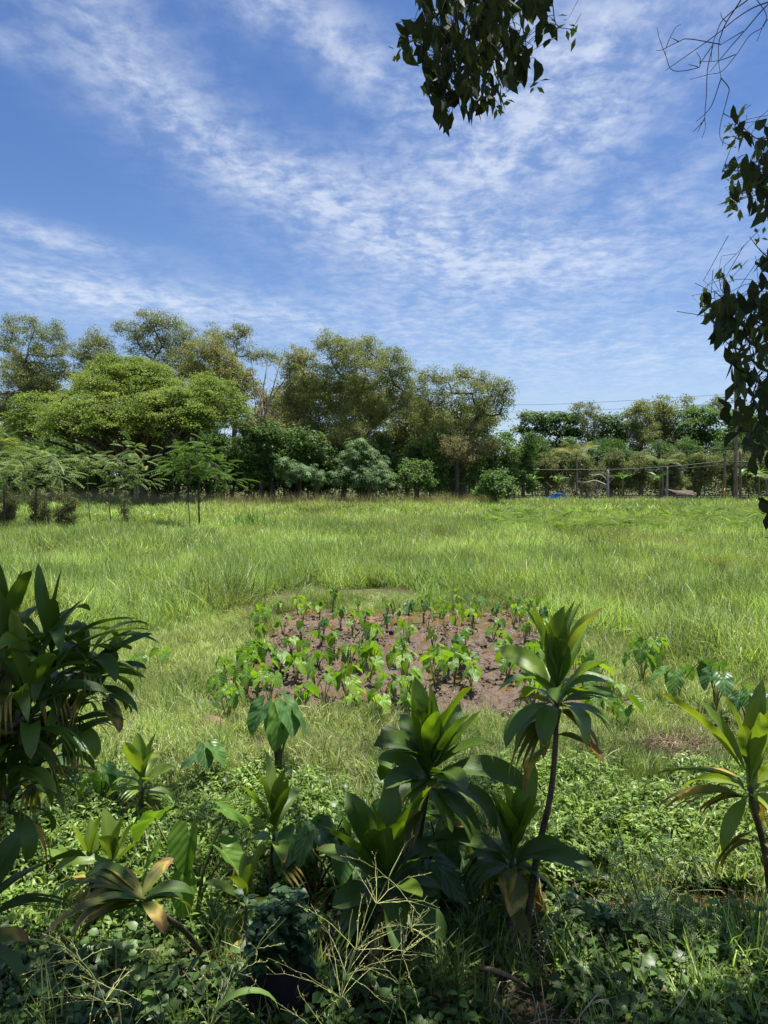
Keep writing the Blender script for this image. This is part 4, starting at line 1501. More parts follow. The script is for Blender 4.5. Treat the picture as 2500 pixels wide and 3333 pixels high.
def bare_tree():
    global RNG
    RNG = np.random.default_rng(77)
    Y = 91
    bx = (565 / D - CX) / F * Y
    t = thing('bare_tree', 'leafless grey tree with tangled branches right of the rain tree', 'tree', (bx, Y, float(ground_z(bx, Y))))
    o0 = np.array(t.location)
    mb = MB()
    fk = np.array(at(560 / D, 930 / D, Y)) - o0
    p = curve([(0, 0, -.2), fk * .5 + np.array([.2, 0, 0]), fk], 8)
    tube(p, np.linspace(.35, .26, len(p)), 7, None, mb)
    mb.build('trunk', M_BARK, t)
    for (px, py) in ((545, 790), (580, 770), (605, 785), (630, 800), (525, 820), (555, 840), (610, 850), (645, 860), (590, 880), (540, 870), (560, 900), (620, 905)):
        mb = MB()
        e = np.array(at(px / D, py / D, Y + RNG.uniform(-3, 3))) - o0
        m = (fk + e) * .5 + RNG.normal(size=3) * .5
        c = curve([fk, m, e], 9)
        tube(c, np.linspace(.16, .03, len(c)), 5, None, mb)
        for q in range(9):
            s = c[RNG.integers(3, len(c))]
            d = nrm(RNG.normal(size=3) + np.array([0, 0, .6]) + (e - fk) * .1) * RNG.uniform(.8, 2.4)
            tube(np.array([s, s + d * .5 + RNG.normal(size=3) * .15, s + d]), [.05, .035, .015], 3, None, mb)
        mb.build('limb', M_BARK, t)


bare_tree()

# --- rain tree: layered umbrella crown of flat sprays over spreading limbs
def rain_tree():
    global RNG
    RNG = np.random.default_rng(555)
    Y = 84.0
    bx = (300 / D - CX) / F * Y
    bz = float(ground_z(bx, Y))
    t = thing('rain_tree', 'huge bright green rain tree with layered umbrella crown', 'tree', (bx, Y, bz))
    o0 = np.array([bx, Y, bz])
    mb = MB()
    fk = np.array([0.0, 0, 3.2])
    p = curve([(0, 0, -.3), (.2, 0, 1.6), fk], 6)
    tube(p, np.linspace(.95, .75, len(p)), 10, None, mb)
    mb.build('trunk', M_BARK_DK, t)
    fol = MB()
    for (cx_, cy_, rx, ry, dy, n, cut) in ((262, 885, 120, 114, 1.5, 440, -.2), (445, 905, 88, 92, 0, 300, -.2), (82, 920, 62, 70, -1, 140, -.25), (215, 930, 120, 70, -4.5, 280, -.15), (365, 915, 96, 70, -4, 220, -.15), (300, 832, 78, 60, 3, 140, 0)):
        c = np.array(at(cx_ / D, cy_ / D, Y + dy)) - o0
        ax, az_ = rx / D / F * Y, ry / D / F * Y
        d = rand_unit(n * 3)
        d = d[d[:, 2] > cut][:n]
        ph = RNG.random(3) * 6
        wob = 1 + .08 * np.sin(4 * np.arctan2(d[:, 1], d[:, 0]) + ph[0]) + .05 * np.sin(7 * d[:, 2] * 2 + 5 * d[:, 0] + ph[1])
        rr = RNG.uniform(.86, 1.03, len(d)) * wob
        rr = np.where(RNG.random(len(d)) < .22, rr * RNG.uniform(.6, .95, len(d)), rr)
        sub = c + d * rr[:, None] * np.array([ax, ax * .9, az_])
        per = 80
        k = len(sub) * per
        cc = palette(len(sub), RAIN, .10)
        off = RNG.normal(size=(k, 3)) * np.array([.50, .50, .15]) * np.repeat(RNG.uniform(.7, 1.25, len(sub)), per)[:, None]
        off[:, 2] -= .16 * (off[:, 0] ** 2 + off[:, 1] ** 2)
        N = nrm(rand_unit(k) * .75 + np.array([0, -.2, 1.0]))
        A = nrm(np.cross(N, rand_unit(k)) + np.array([0, 0, -.12]))
        sz = RNG.uniform(.7, 1.25, k)
        leaf_quads(fol, np.repeat(sub, per, axis=0) + off, A, N, .24 * sz, .15 * sz, np.clip(np.repeat(cc, per, axis=0) * (1 + RNG.normal(size=(k, 1)) * .12), .01, 1))
        # limbs fan out under the dome
        for q in range(9 if n > 200 else 5):
            lb = MB()
            e = sub[RNG.integers(0, len(sub))]
            m = fk + (e - fk) * .5 + np.array([0, 0, .6])
            lp = curve([fk, m, e], 9)
            tube(lp, np.linspace(.34, .05, len(lp)), 6, None, lb)
            for r_ in range(7):
                s1 = sub[RNG.integers(0, len(sub))]
                a0 = lp[RNG.integers(3, len(lp))]
                if np.linalg.norm(s1 - a0) < 7:
                    tube(np.array([a0, (a0 + s1) / 2 + RNG.normal(size=3) * .3, s1]), [.09, .06, .02], 4, None, lb)
            lb.build('limb', M_BARK_DK, t)
    fol.build('crown', M_LEAF, t, False)


rain_tree()

# --- large-leaved dark trees and shrubs at the wood's edge
tree('broadleaf_tree', 'dark glossy large-leaved tree right of the rain tree', 'tree', 590 / D,
     dp((545, 945, 26), (580, 935, 26), (615, 945, 26), (645, 950, 24), (560, 975, 30), (600, 980, 32), (640, 985, 30), (540, 1005, 26), (580, 1015, 28), (625, 1020, 28)), 86,
     leaf=(0.42, 0.26), cols=DARKG, nleaf=42, mat=M_GLOSSLEAF, seed=21, clump=.6, bark=M_BARK_DK, up=1.3)
tree('broadleaf_tree', 'dark glossy tree behind the grey-green umbrella-leaved shrub', 'tree', 690 / D,
     dp((680, 960, 24), (700, 985, 26), (670, 995, 26), (690, 1020, 28), (730, 1005, 26), (660, 1025, 22)), 86,
     leaf=(0.40, 0.24), cols=DARKG, nleaf=42, mat=M_GLOSSLEAF, seed=22, clump=.6, bark=M_BARK_DK, up=1.3)
tree('umbrella_leaf_shrub', 'grey-green umbrella-leaved shrub in front of the broad tree', 'shrub', 780 / D,
     dp((770, 968, 22), (795, 985, 24), (755, 1000, 26), (785, 1010, 26), (815, 1005, 22), (740, 1025, 22), (775, 1032, 22), (815, 1030, 22), (840, 1035, 16)), 83,
     leaf=(0.50, 0.2), cols=BLUEG, nleaf=11, style='umbrella', seed=23, clump=.6, mat=M_GLOSSLEAF, bark=M_BARK_DK, trunk_r=.12)
tree('umbrella_leaf_shrub', 'lower pale umbrella-leaved shrub beside the dark glossy trees', 'shrub', 650 / D,
     dp((610, 1000, 16), (640, 1010, 18), (665, 1020, 18), (690, 1030, 16), (625, 1030, 16)), 82,
     leaf=(0.48, 0.2), cols=BLUEG, nleaf=11, style='umbrella', seed=24, clump=.6, mat=M_GLOSSLEAF, bark=M_BARK_DK, trunk_r=.08)
tree('vine_bush', 'round green bush under the middle gap of the treeline', 'bush', 900 / D,
     dp((890, 1005, 18), (912, 1012, 20), (880, 1030, 20), (905, 1035, 20), (928, 1035, 14)), 84,
     leaf=(0.3, 0.22), cols=MIDG, nleaf=55, seed=25, clump=.5, bark=M_BARK_DK, up=1.2)
tree('vine_bush', 'low vine-covered mound at the corner of the wood, beside the open field', 'bush', 1070 / D,
     dp((1060, 1035, 18), (1085, 1030, 18), (1050, 1055, 16), (1080, 1055, 20), (1100, 1055, 14), (1035, 1062, 12)), 80,
     leaf=(0.3, 0.24), cols=MIDG, nleaf=60, seed=26, clump=.45, bark=M_BARK_DK, up=1.2)
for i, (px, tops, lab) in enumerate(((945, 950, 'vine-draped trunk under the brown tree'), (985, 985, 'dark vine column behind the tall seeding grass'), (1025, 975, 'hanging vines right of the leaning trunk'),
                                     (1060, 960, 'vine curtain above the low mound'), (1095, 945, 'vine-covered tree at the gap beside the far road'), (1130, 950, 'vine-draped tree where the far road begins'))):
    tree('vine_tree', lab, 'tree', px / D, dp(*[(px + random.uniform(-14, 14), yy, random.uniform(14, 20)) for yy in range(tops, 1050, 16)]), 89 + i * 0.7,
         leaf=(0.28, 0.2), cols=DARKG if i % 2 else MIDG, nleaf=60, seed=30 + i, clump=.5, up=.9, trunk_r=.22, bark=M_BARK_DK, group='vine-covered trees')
# shaded undergrowth closing the foot of the wood
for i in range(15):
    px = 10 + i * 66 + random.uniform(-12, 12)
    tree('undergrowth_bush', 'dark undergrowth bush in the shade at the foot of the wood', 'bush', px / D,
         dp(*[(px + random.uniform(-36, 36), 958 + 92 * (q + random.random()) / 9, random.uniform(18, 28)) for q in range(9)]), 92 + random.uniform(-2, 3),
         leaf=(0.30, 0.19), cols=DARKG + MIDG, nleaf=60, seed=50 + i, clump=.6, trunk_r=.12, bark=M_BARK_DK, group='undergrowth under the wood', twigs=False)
tree('feathery_tree', 'bright feathery tree cut by the left edge, below the rain tree', 'tree', 5 / D,
     dp((0, 955, 22), (15, 975, 20), (5, 995, 22), (28, 990, 12)), 62, leaf=(0.8, 0.2), cols=RAIN, nleaf=30, style='frond', seed=70, clump=.4, trunk_r=.1)

def far_wood(name, label, x0, x1, y0, y1, h0, n, cols, seed, lf=0.6):
    global RNG
    RNG = np.random.default_rng(seed)
    m = n // 14
    x = RNG.uniform(x0, x1, m)
    y = RNG.uniform(y0, y1, m)
    h = h0 * (0.55 + 0.8 * fbm(x + 5, y * 0, 0.11, 3))
    z = h * RNG.random(m) ** 0.8
    P = np.repeat(np.stack([x, y, z], 1), 14, axis=0) + RNG.normal(size=(m * 14, 3)) * 0.7
    k = len(P)
    N = nrm(rand_unit(k) + np.array([0, -.2, .8]))
    A = nrm(np.cross(N, rand_unit(k)))
    mb = MB()
    leaf_quads(mb, P, A, N, RNG.uniform(.6, 1.2, k) * lf, RNG.uniform(.3, .6, k) * lf, np.repeat(palette(m, cols, .2), 14, axis=0))
    tag(mb.build(name, M_LEAF, None, False), label, 'wood', kind='stuff')


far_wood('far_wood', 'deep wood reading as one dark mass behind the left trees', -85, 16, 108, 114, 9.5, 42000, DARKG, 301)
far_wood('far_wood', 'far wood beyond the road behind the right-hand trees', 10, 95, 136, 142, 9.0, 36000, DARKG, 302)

# --- young feather-leaved trees in the field
YG = 'young feather-leaved trees in the field'
for i, (bpx, Y, puffs, lab, cols) in enumerate((
        (430, 50, ((385, 985, 18), (415, 968, 18), (445, 985, 22), (400, 1010, 22), (430, 1010, 24), (465, 1005, 20), (370, 1015, 14), (480, 1030, 16), (452, 960, 8), (500, 1040, 8)), 'young green tree standing alone in the field, forked dark trunk', [(0.10, 0.19, 0.04), (0.13, 0.225, 0.05), (0.085, 0.155, 0.035)]),
        (78, 47, ((48, 998, 18), (78, 980, 20), (112, 992, 18), (60, 1018, 20), (98, 1012, 20), (132, 1022, 14), (28, 1030, 14), (85, 1040, 12)), 'young feathery tree at the left, second from the edge', FEATH),
        (158, 56, ((150, 1015, 11), (172, 990, 14), (200, 985, 11), (190, 1010, 13)), 'thin leaning young tree with bare pale branches', FEATH),
        (268, 53, ((252, 990, 16), (280, 968, 14), (302, 1000, 16), (262, 1018, 18), (238, 1012, 14), (290, 1034, 14), (250, 1050, 12), (312, 1036, 10)), 'young feathery tree with low branches right of the leaning one', FEATH),
        (5, 48, ((0, 990, 18), (20, 1010, 18), (5, 1025, 20), (30, 1040, 12)), 'young feathery tree cut by the left edge', FEATH))):
    tree('young_tree', lab, 'tree', bpx / D, dp(*puffs), Y, leaf=(0.95, 0.2), cols=cols, nleaf=9, style='frond', seed=80 + i, clump=.5, trunk_r=.055, bark=M_BARK_DK, group=YG, fork=.05, flat=.7, hollow=.2)
for i, (px, pt) in enumerate(((410, 985), (195, 1000), (240, 1010))):
    b = np.array([(px / D - CX) / F * 50.5, 50.5, 0])
    mb = MB()
    tube(curve([b, np.array(at((px - 6) / D, (pt + 1110) / 2 / D, 50.5)), np.array(at((px - 12 + i * 9) / D, pt / D, 50.6))], 7), 0.035, 5, None, mb)
    tag(mb.build('thin_stem', M_BARK_DK), ('thin bare stem just left of the lone young tree', 'slanting thin stem between the feathery trees', 'second thin stem left of the low-branched feathery tree')[i], 'stem')
for i, (px, w) in enumerate(((78, 24), (150, 26), (5, 26), (268, 12))):
    tree('dry_weed_clump', ('dark dry weed clump round the second feathery trunk', 'dark dry weed clump below the leaning feathery tree', 'dark dry weed clump at the left edge of the field', 'small dry weeds round the low-branched feathery tree')[i], 'weeds', px / D,
         dp(*[(px + random.uniform(-w, w) * .9, 1062 + 72 * (q + random.random()) / 9, w * (.3 + .35 * q / 9)) for q in range(9)]), 49.3, leaf=(0.26, 0.045), cols=[(0.10, 0.11, 0.06), (0.15, 0.14, 0.085), (0.08, 0.10, 0.045), (0.17, 0.22, 0.08)], nleaf=300, seed=95 + i, clump=.25, trunk_r=.02, bark=M_BARK_DK, up=.0, twigs=True)

# broad-bladed tussock and yellow weeds in the field
def tussock():
    global RNG
    RNG = np.random.default_rng(9)
    Y = 47
    bx = (805 - CX) / F * Y
    t = thing('grass_tussock', 'dark broad-bladed grass tussock right of the lone young tree', 'grass', (bx, Y, 0.3))
    for q in range(7):
        mb = MB()
        blades(mb, 46, 0.5, 0.7, 1.5, 0.05, 0.1, 0.35, 1.1, [(0.07, 0.15, 0.03), (0.10, 0.20, 0.04), (0.15, 0.26, 0.06)])
        o = mb.build('blade_clump', M_GRASS, t)
        o.location = (RNG.uniform(-1.6, 1.6), RNG.uniform(-.6, .6), 0)


tussock()
RNG = np.random.default_rng(1234)
P_YEL = make_protos('yellow_weed', 3, lambda mb: weed(mb, 1.35, 40, 0.26, 0.5, [(0.30, 0.36, 0.06), (0.36, 0.40, 0.07), (0.24, 0.32, 0.06)], 0.3), M_FERN)
x = np.concatenate([RNG.normal(size=46) * 4.5 - 1.0, RNG.normal(size=14) * 1.2 - 18.5, RNG.normal(size=30) * 9 - 20])
y = np.concatenate([RNG.uniform(58, 76, 46), RNG.uniform(49, 53, 14), RNG.uniform(60, 78, 30)])
scatter('yellow_weeds', P_YEL, np.stack([x, y, ground_z(x, y)], 1), RNG.uniform(.6, 1.1, len(x)), 'yellow-green leafy weeds in the far middle of the field', 'weeds')


def fern(mb):
    n = 14
    az = RNG.random(n) * 6.283
    el = RNG.uniform(.2, .9, n)
    A = np.stack([np.cos(az) * np.cos(el), np.sin(az) * np.cos(el), np.sin(el)], 1)
    N = nrm(np.array([0, 0, 1.0]) + RNG.normal(size=(n, 3)) * .2)
    TV, TF = frond_template(16, 0.5, 0.06, 0.22)
    inst(mb, TV, TF, rotframe(A, N), np.tile([0, 0, .45], (n, 1)) + RNG.normal(size=(n, 3)) * np.array([.3, .3, .1]), RNG.uniform(.8, 1.4, n), palette(n, [(0.10, 0.19, 0.04), (0.14, 0.22, 0.05), (0.19, 0.27, 0.08)]))


P_FERN = make_protos('fern', 3, fern, M_FERN)
x = RNG.uniform(9, 33, 420)
y = RNG.uniform(46, 66, 420)
k = fbm(x + 60, y, 0.16, 3) > 0.46
x, y = x[k], y[k]
scatter('ferns', P_FERN, np.stack([x, y, ground_z(x, y)], 1), RNG.uniform(.7, 1.1, len(x)), 'band of ferns in the right half of the field', 'ferns')

# --- far row across the road, right half
FG = 'far trees across the road'
tree('far_tree', 'dark flat-topped tree at the left of the far right row', 'tree', 1180 / D, dp((1140, 900, 18), (1165, 905, 20), (1200, 905, 22), (1235, 905, 20), (1130, 925, 18), (1170, 930, 22), (1215, 930, 24), (1245, 935, 20), (1150, 955, 22), (1200, 960, 24), (1235, 965, 22)), 128,
     leaf=(0.5, 0.34), cols=DARKG, nleaf=30, seed=101, clump=.9, group=FG, up=1.6, flat=.55, mat=M_GLOSSLEAF)
tree('far_tree', 'thin airy tree rising above the flat-topped dark one', 'tree', 1268 / D, dp((1250, 885, 14), (1278, 882, 15), (1262, 900, 15), (1290, 905, 14), (1270, 925, 18), (1290, 940, 16), (1265, 955, 18)), 126,
     leaf=(0.34, 0.16), cols=GREYG, nleaf=48, seed=102, clump=.7, group=FG, gap=.3)
tree('far_tree', 'dark round tree between the thin airy tree and the olive ones', 'tree', 1320 / D, dp((1310, 915, 18), (1335, 910, 18), (1325, 935, 22), (1300, 950, 20), (1345, 945, 20), (1320, 965, 22)), 125,
     leaf=(0.46, 0.3), cols=DARKG, nleaf=32, seed=103, clump=.8, group=FG, up=1.4)
tree('far_tree', 'left of the two olive columnar trees in the far row', 'tree', 1385 / D, dp((1385, 880, 16), (1370, 895, 18), (1398, 898, 18), (1382, 915, 24), (1365, 930, 20), (1400, 935, 22), (1385, 955, 24), (1375, 980, 20)), 124,
     leaf=(0.34, 0.16), cols=OLIVE, nleaf=62, seed=104, clump=.7, group=FG)
tree('far_tree', 'right of the two olive columnar trees in the far row', 'tree', 1430 / D, dp((1430, 872, 16), (1450, 885, 16), (1420, 890, 18), (1440, 905, 22), (1425, 925, 22), (1450, 930, 20), (1435, 950, 24), (1450, 970, 20)), 125,
     leaf=(0.34, 0.16), cols=OLIVE, nleaf=62, seed=105, clump=.7, group=FG)
tree('far_tree', 'dark green tree with a pale tip right of the olive pair', 'tree', 1510 / D, dp((1485, 900, 20), (1510, 895, 20), (1535, 900, 20), (1490, 925, 24), (1525, 925, 26), (1480, 950, 24), (1515, 955, 26), (1545, 950, 20)), 123,
     leaf=(0.46, 0.3), cols=MIDG, nleaf=34, seed=106, clump=.8, group=FG, up=1.4)
tree('far_tree', 'thin grey-topped tree sticking out above the dark green one', 'tree', 1488 / D, dp((1482, 868, 12), (1492, 880, 12), (1545, 868, 14), (1552, 880, 12), (1535, 885, 10)), 130,
     leaf=(0.34, 0.16), cols=GREYG, nleaf=50, seed=107, clump=.7, group=FG, gap=.2)
for i, px in enumerate((1585, 1640)):
    tree('far_tree', ('dark tree behind the hanging leaves at the right', 'dark tree at the right edge behind the hanging leaves')[i], 'tree', px / D,
         dp(*[(px + random.uniform(-34, 34), random.uniform(895, 975), random.uniform(18, 26)) for q in range(9)]), 121, leaf=(0.46, 0.3), cols=MIDG, nleaf=34, seed=108 + i, clump=.8, group=FG, up=1.3)
SCR = [(0.155, 0.20, 0.07), (0.20, 0.235, 0.095), (0.12, 0.165, 0.055), (0.24, 0.24, 0.12)]
for i in range(17):
    px = 1115 + i * 34 + random.uniform(-8, 8)
    far = i % 2
    tree('scrub_bush', ('pale tangled scrub bush beside the far road' if not far else 'dark scrub bush behind the pale scrub across the road'), 'bush', px / D,
         dp(*[(px + random.uniform(-20, 20), (955 if far else 985) + (90 if far else 62) * (q + random.random()) / 9, random.uniform(13, 20)) for q in range(9)]), 113 if far else 107.5 + random.uniform(-1.5, 2),
         leaf=(0.30, 0.14), cols=DARKG + MIDG if far else SCR, nleaf=80, seed=120 + i, clump=.55, trunk_r=.08, group='dark scrub across the road' if far else 'pale scrub across the road', twigs=not far)


# --- palms and bananas
def palm(px, py, Y, n, L, label, cols, trunk=True):
    global RNG
    RNG = np.random.default_rng(int(px))
    c = np.array(at(px, py, Y))
    t = thing('palm', label, 'palm', (c[0], Y, 0.2))
    h = c[2] - 0.2
    mb = MB()
    p = curve([(0, 0, -.2), (.15, 0, h * .5), (0, 0, h)], 8)
    tube(p, np.linspace(.16, .11, len(p)), 7, None, mb)
    mb.build('trunk', M_BARK, t)
    for q in range(n):
        az = q * 2.4 + RNG.random() * .5
        e0, bend = RNG.uniform(25, 75), RNG.uniform(60, 110)
        m = 12
        tt = np.linspace(0, 1, m)
        el = np.radians(e0 - bend * tt ** 1.2)
        Dr = np.stack([np.cos(az) * np.cos(el), np.sin(az) * np.cos(el), np.sin(el)], 1)
        P = np.array([0, 0, h]) + np.concatenate([[np.zeros(3)], np.cumsum(Dr[:-1] * L / (m - 1), axis=0)])
        S = np.array([-math.sin(az), math.cos(az), 0])
        mb = MB()
        tube(P, np.linspace(.04, .01, m), 3, cols[0], mb)
        for s in (-1, 1):
            ts = np.repeat(np.arange(1, m), 3)
            fr = np.tile([0, .33, .66], m - 1)
            B = P[ts - 1] + (P[ts] - P[ts - 1]) * fr[:, None]
            Nn = np.cross(Dr[ts], S)
            A = nrm(S * s * .8 + Dr[ts] * .6 + np.array([0, 0, -.55]))
            k = len(ts)
            leaf_quads(mb, B, A, np.cross(A, Dr[ts]), L * .24 * np.sin(np.pi * (.1 + .85 * ts / m)), .05, palette(k, cols))
        mb.build('frond', M_GLOSSLEAF, t)


PALMC = [(0.22, 0.23, 0.08), (0.30, 0.28, 0.11), (0.16, 0.19, 0.06)]
palm(1245 / D, 985 / D, 101.4, 11, 3.8, 'young palm with yellowish arching fronds behind the grey post', PALMC)
palm(1430 / D, 1003 / D, 101.8, 11, 3.4, 'palm with dark trunk skirt near the middle of the far road', [(0.15, 0.20, 0.07), (0.10, 0.15, 0.05), (0.22, 0.24, 0.1)])
palm(1655 / D, 1035 / D, 99, 9, 2.8, 'pale palm at the right edge beyond the poles', [(0.2, 0.26, 0.1), (0.28, 0.32, 0.14)])


def banana(px, py, Y, n, L, label):
    rg = random.Random(int(px * 7))
    c = at(px, py, Y)
    b = Vector((c.x, Y, 0.25))
    t = thing('banana_plant', label, 'banana plant', b, 'banana plants beside the road')
    mb = MB()
    h = c.z - b.z
    tube(curve([(0, 0, -.1), (.02, 0, h * .5), (0, 0, h)], 5), np.linspace(.13, .08, len(curve([(0, 0, 0), (.02, 0, .5), (0, 0, 1)], 5))), 7, (0.20, 0.22, 0.10), mb)
    mb.build('stem', M_PETIOLE, t)
    az = rg.random() * 6
    for q in range(n):
        az += 2.4
        ti_leaf(t, (0, 0, h), az, rg.uniform(35, 80), rg.uniform(50, 110), L * rg.uniform(.8, 1.1), L * .24, M_TARO_DK, twist=rg.uniform(-.4, .4), fold=.25, tatter=rg.random() < .25)


for i, (px, py, lab) in enumerate(((1150, 1040, 'banana plant with drooping leaves left of the blue car'), (1205, 1045, 'small banana plant just right of the blue car'), (1345, 1035, 'banana plant between the two grey posts'),
                                   (1425, 1040, 'banana plant under the middle palm'), (1600, 1030, 'banana plant right of the three poles'), (1640, 1025, 'pale banana plant at the right edge'))):
    banana(px / D, py / D, 103, 7, 2.2, lab)


def dead_shrub(px, Y, h, n, label, seed, spread=1.4):
    global RNG
    RNG = np.random.default_rng(seed)
    bx = (px - CX) / F * Y
    t = thing('bare_shrub', label, 'shrub', (bx, Y, 0.2), 'leafless pale shrubs beside the road')
    for q in range(n):
        mb = MB()
        e = np.array([RNG.normal() * spread, RNG.normal() * .5, h * RNG.uniform(.6, 1.1)])
        c = curve([(RNG.normal() * .4, 0, -.1), e * .5 + RNG.normal(size=3) * .25, e], 7)
        tube(c, np.linspace(.05, .02, len(c)), 4, None, mb)
        for r_ in range(3):
            s = c[RNG.integers(2, len(c))]
            d = RNG.normal(size=3) * .5 + np.array([0, 0, .4])
            tube(np.array([s, s + d]), [.025, .01], 3, None, mb)
        mb.build('stem', M_TWIG, t)


dead_shrub(1235 / D, 101.7, 4.0, 14, 'pale leafless shrub under the yellowish palm', 1)
dead_shrub(1275 / D, 101.7, 3.4, 12, 'pale leafless shrub left of the grey post', 2)
dead_shrub(1560 / D, 110, 5.0, 12, 'heap of pale dead branches left of the poles', 3, 2.2)

# ------------------------------------------------------------------ road furniture
def post(name, label, cat, px, py_top, Y, r, mat, foot=None, arms=None, px_top=None):
    top = at(px_top or px, py_top, Y)
    b = Vector(((px - CX) / F * Y, Y, 0.2))
    t = thing(name, label, cat, b)
    mb = MB()
    e = top - b
    p = curve([(0, 0, -.3), e * .5, e], 8)
    tube(p, np.linspace(r * 1.12, r * .85, len(p)), 9, None, mb, cap=True)
    mb.build('shaft', mat, t)
    if foot:
        mb = MB()
        tube(np.array([(-r * .9, -r, 0.0), (-r * .9, -r, 2.1)]), r * .45, 8, None, mb, cap=True)
        mb.build('cable_guard', foot, t)
    for (z, w) in arms or []:
        mb = MB()
        box(mb, (0, -r * 1.3, e.z * z), (w, .12, .14))
        mb.build('crossarm', M_POLE, t)
        for s in (-1, -.5, .5, 1):
            mb = MB()
            tube(np.array([(s * w * .46, -r * 1.3, e.z * z + .06), (s * w * .46, -r * 1.3, e.z * z + .3)]), [.05, .03], 6, None, mb, cap=True)
            mb.build('insulator', M_POLE_GREY, t)
    return t


M_YEL = mat_plain('yellow_plastic', (0.62, 0.36, 0.04), 0.45, 0.4, 0, 0.15)
post('utility_pole', 'thin dark pole with a yellow guard at its foot, left of three', 'pole', 1575 / D - 14, 1482, 90, .17, M_POLE, M_YEL)
post('utility_pole', 'tall grey utility pole in the middle of the three', 'pole', 2395, 1255, 91, .22, M_POLE, arms=[(.95, 2.4), (.87, 2.0)])
post('utility_pole', 'reddish-brown short pole, right of the three', 'pole', 2410, 1462, 92, .17, M_POLE)
post('grey_post', 'pale grey dead trunk stump right of the leafless shrub', 'post', 1979, 1530, 101, .17, M_POLE_GREY)
t = post('grey_post', 'leaning grey post near the middle palm', 'post', 2172, 1517, 101.5, .13, M_POLE_GREY, px_top=2172)
# bare arms of the dead trunk
o = [q for q in bpy.data.objects if q.name.startswith('grey_post')][0]
for e_, s_ in (((-4.4, .3, 2.9), 2.2), ((-2.8, -.2, 3.9), 2.9), ((-1.7, .2, 2.2), 1.6)):
    mb = MB()
    c = curve([(0, 0, s_), (e_[0] * .4, e_[1], e_[2] * .85 + .5), (e_[0] * .7, e_[1], e_[2] - .2), e_], 10)
    tube(c, np.linspace(.12, .04, len(c)), 5, None, mb)
    mb.build('branch', M_POLE_GREY, o)


def cable(pts, r, label, name='cable', n=30):
    mb = MB()
    tube(curve([np.array(p) for p in pts], n), r, 5, None, mb)
    tag(mb.build(name, M_CABLE), label, 'cable')


cable([at(1700, 1529, 92), at(2000, 1528, 91), at(2200, 1517, 90.5), at(2362, 1503, 90), at(2560, 1512, 90)], .06, 'thick black cable bundle strung above the far road')
cable([at(1700, 1531, 92), at(2000, 1533, 91), at(2200, 1526, 90.5), at(2395, 1511, 91), at(2560, 1520, 91)], .04, 'thin cable just below the thick bundle')
cable([at(1960, 1480, 92), at(2150, 1474, 91.5), at(2395, 1458, 91), at(2560, 1462, 91)], .03, 'single wire above the cable bundle, before the far trees')
for i, (a, b, c_) in enumerate(((1318, 1310, 1278), (1341, 1334, 1308), (1364, 1356, 1330), (1402, 1394, 1370))):
    cable([at(1500, a, 150), at(1850, b + 4, 150), at(2450, c_, 140), at(2700, c_ - 20, 140)], .035, ('topmost', 'second', 'third', 'lowest')[i] + ' of four thin power lines high above the far trees')


# low dark wall along the far side of the road, stone by stone
def stone_wall():
    t = thing('stone_wall', 'low dark dry-stone wall along the far side of the road', 'wall', (9.5, 101.2, 0.2))
    rg = np.random.default_rng(4)
    mes = []
    for q in range(6):
        mb = MB()
        V = nrm(rg.normal(size=(1, 3)))
        box(mb, (0, 0, 0), (1, 1, 1))
        v = mb.V[0] * (1 + rg.uniform(-.16, .16, (8, 3)))
        mb.V[0] = v
        mes.append(mb.mesh('stone', M_STONE, False))
    x = 0.0
    while x < 52:
        w = rg.uniform(.7, 1.1)
        for row, z in ((0, .18), (1, .52)):
            o = obj('stone', mes[rg.integers(0, 6)], t)
            o.location = (x + w * .5 + row * .3, rg.uniform(-.05, .05), z)
            o.scale = (w * .96, .5, .36)
            o.rotation_euler = (0, 0, rg.uniform(-.1, .1))
        x += w


stone_wall()


def shed():
    t = thing('shed', 'small shed with rusty corrugated roof half hidden in scrub', 'shed', at(2205, 1610, 104.5))
    t.location.z = 0.2
    rust = mat_plain('rusty_iron', (0.20, 0.12, 0.09), 0.8, 0.3, 0, 0.5, 3)
    wallm = mat_plain('grey_boards', (0.16, 0.14, 0.12), 0.9, 0.2, 0, 0.4, 4)
    mb = MB()
    box(mb, (0, 0, .75), (3.4, 2.4, 1.5))
    mb.build('wall', wallm, t)
    for i in range(6):                                    # sheets of the roof
        mb = MB()
        nx = 13
        X = np.linspace(-.34, .34, nx)
        z = .03 * np.cos(np.arange(nx) * math.pi)
        V = np.concatenate([np.stack([X, np.full(nx, -1.7), z], 1), np.stack([X, np.full(nx, 1.7), z], 1)])
        q = np.arange(nx - 1)
        mb.add(V, np.stack([q, q + 1, q + nx + 1, q + nx], 1))
        o = mb.build('roof_sheet', rust, t)
        o.location = (-1.6 + i * .64, 0, 1.75 - i * .13 + (i % 2) * .012)
        o.rotation_euler = (R(8), R(11), 0)


shed()


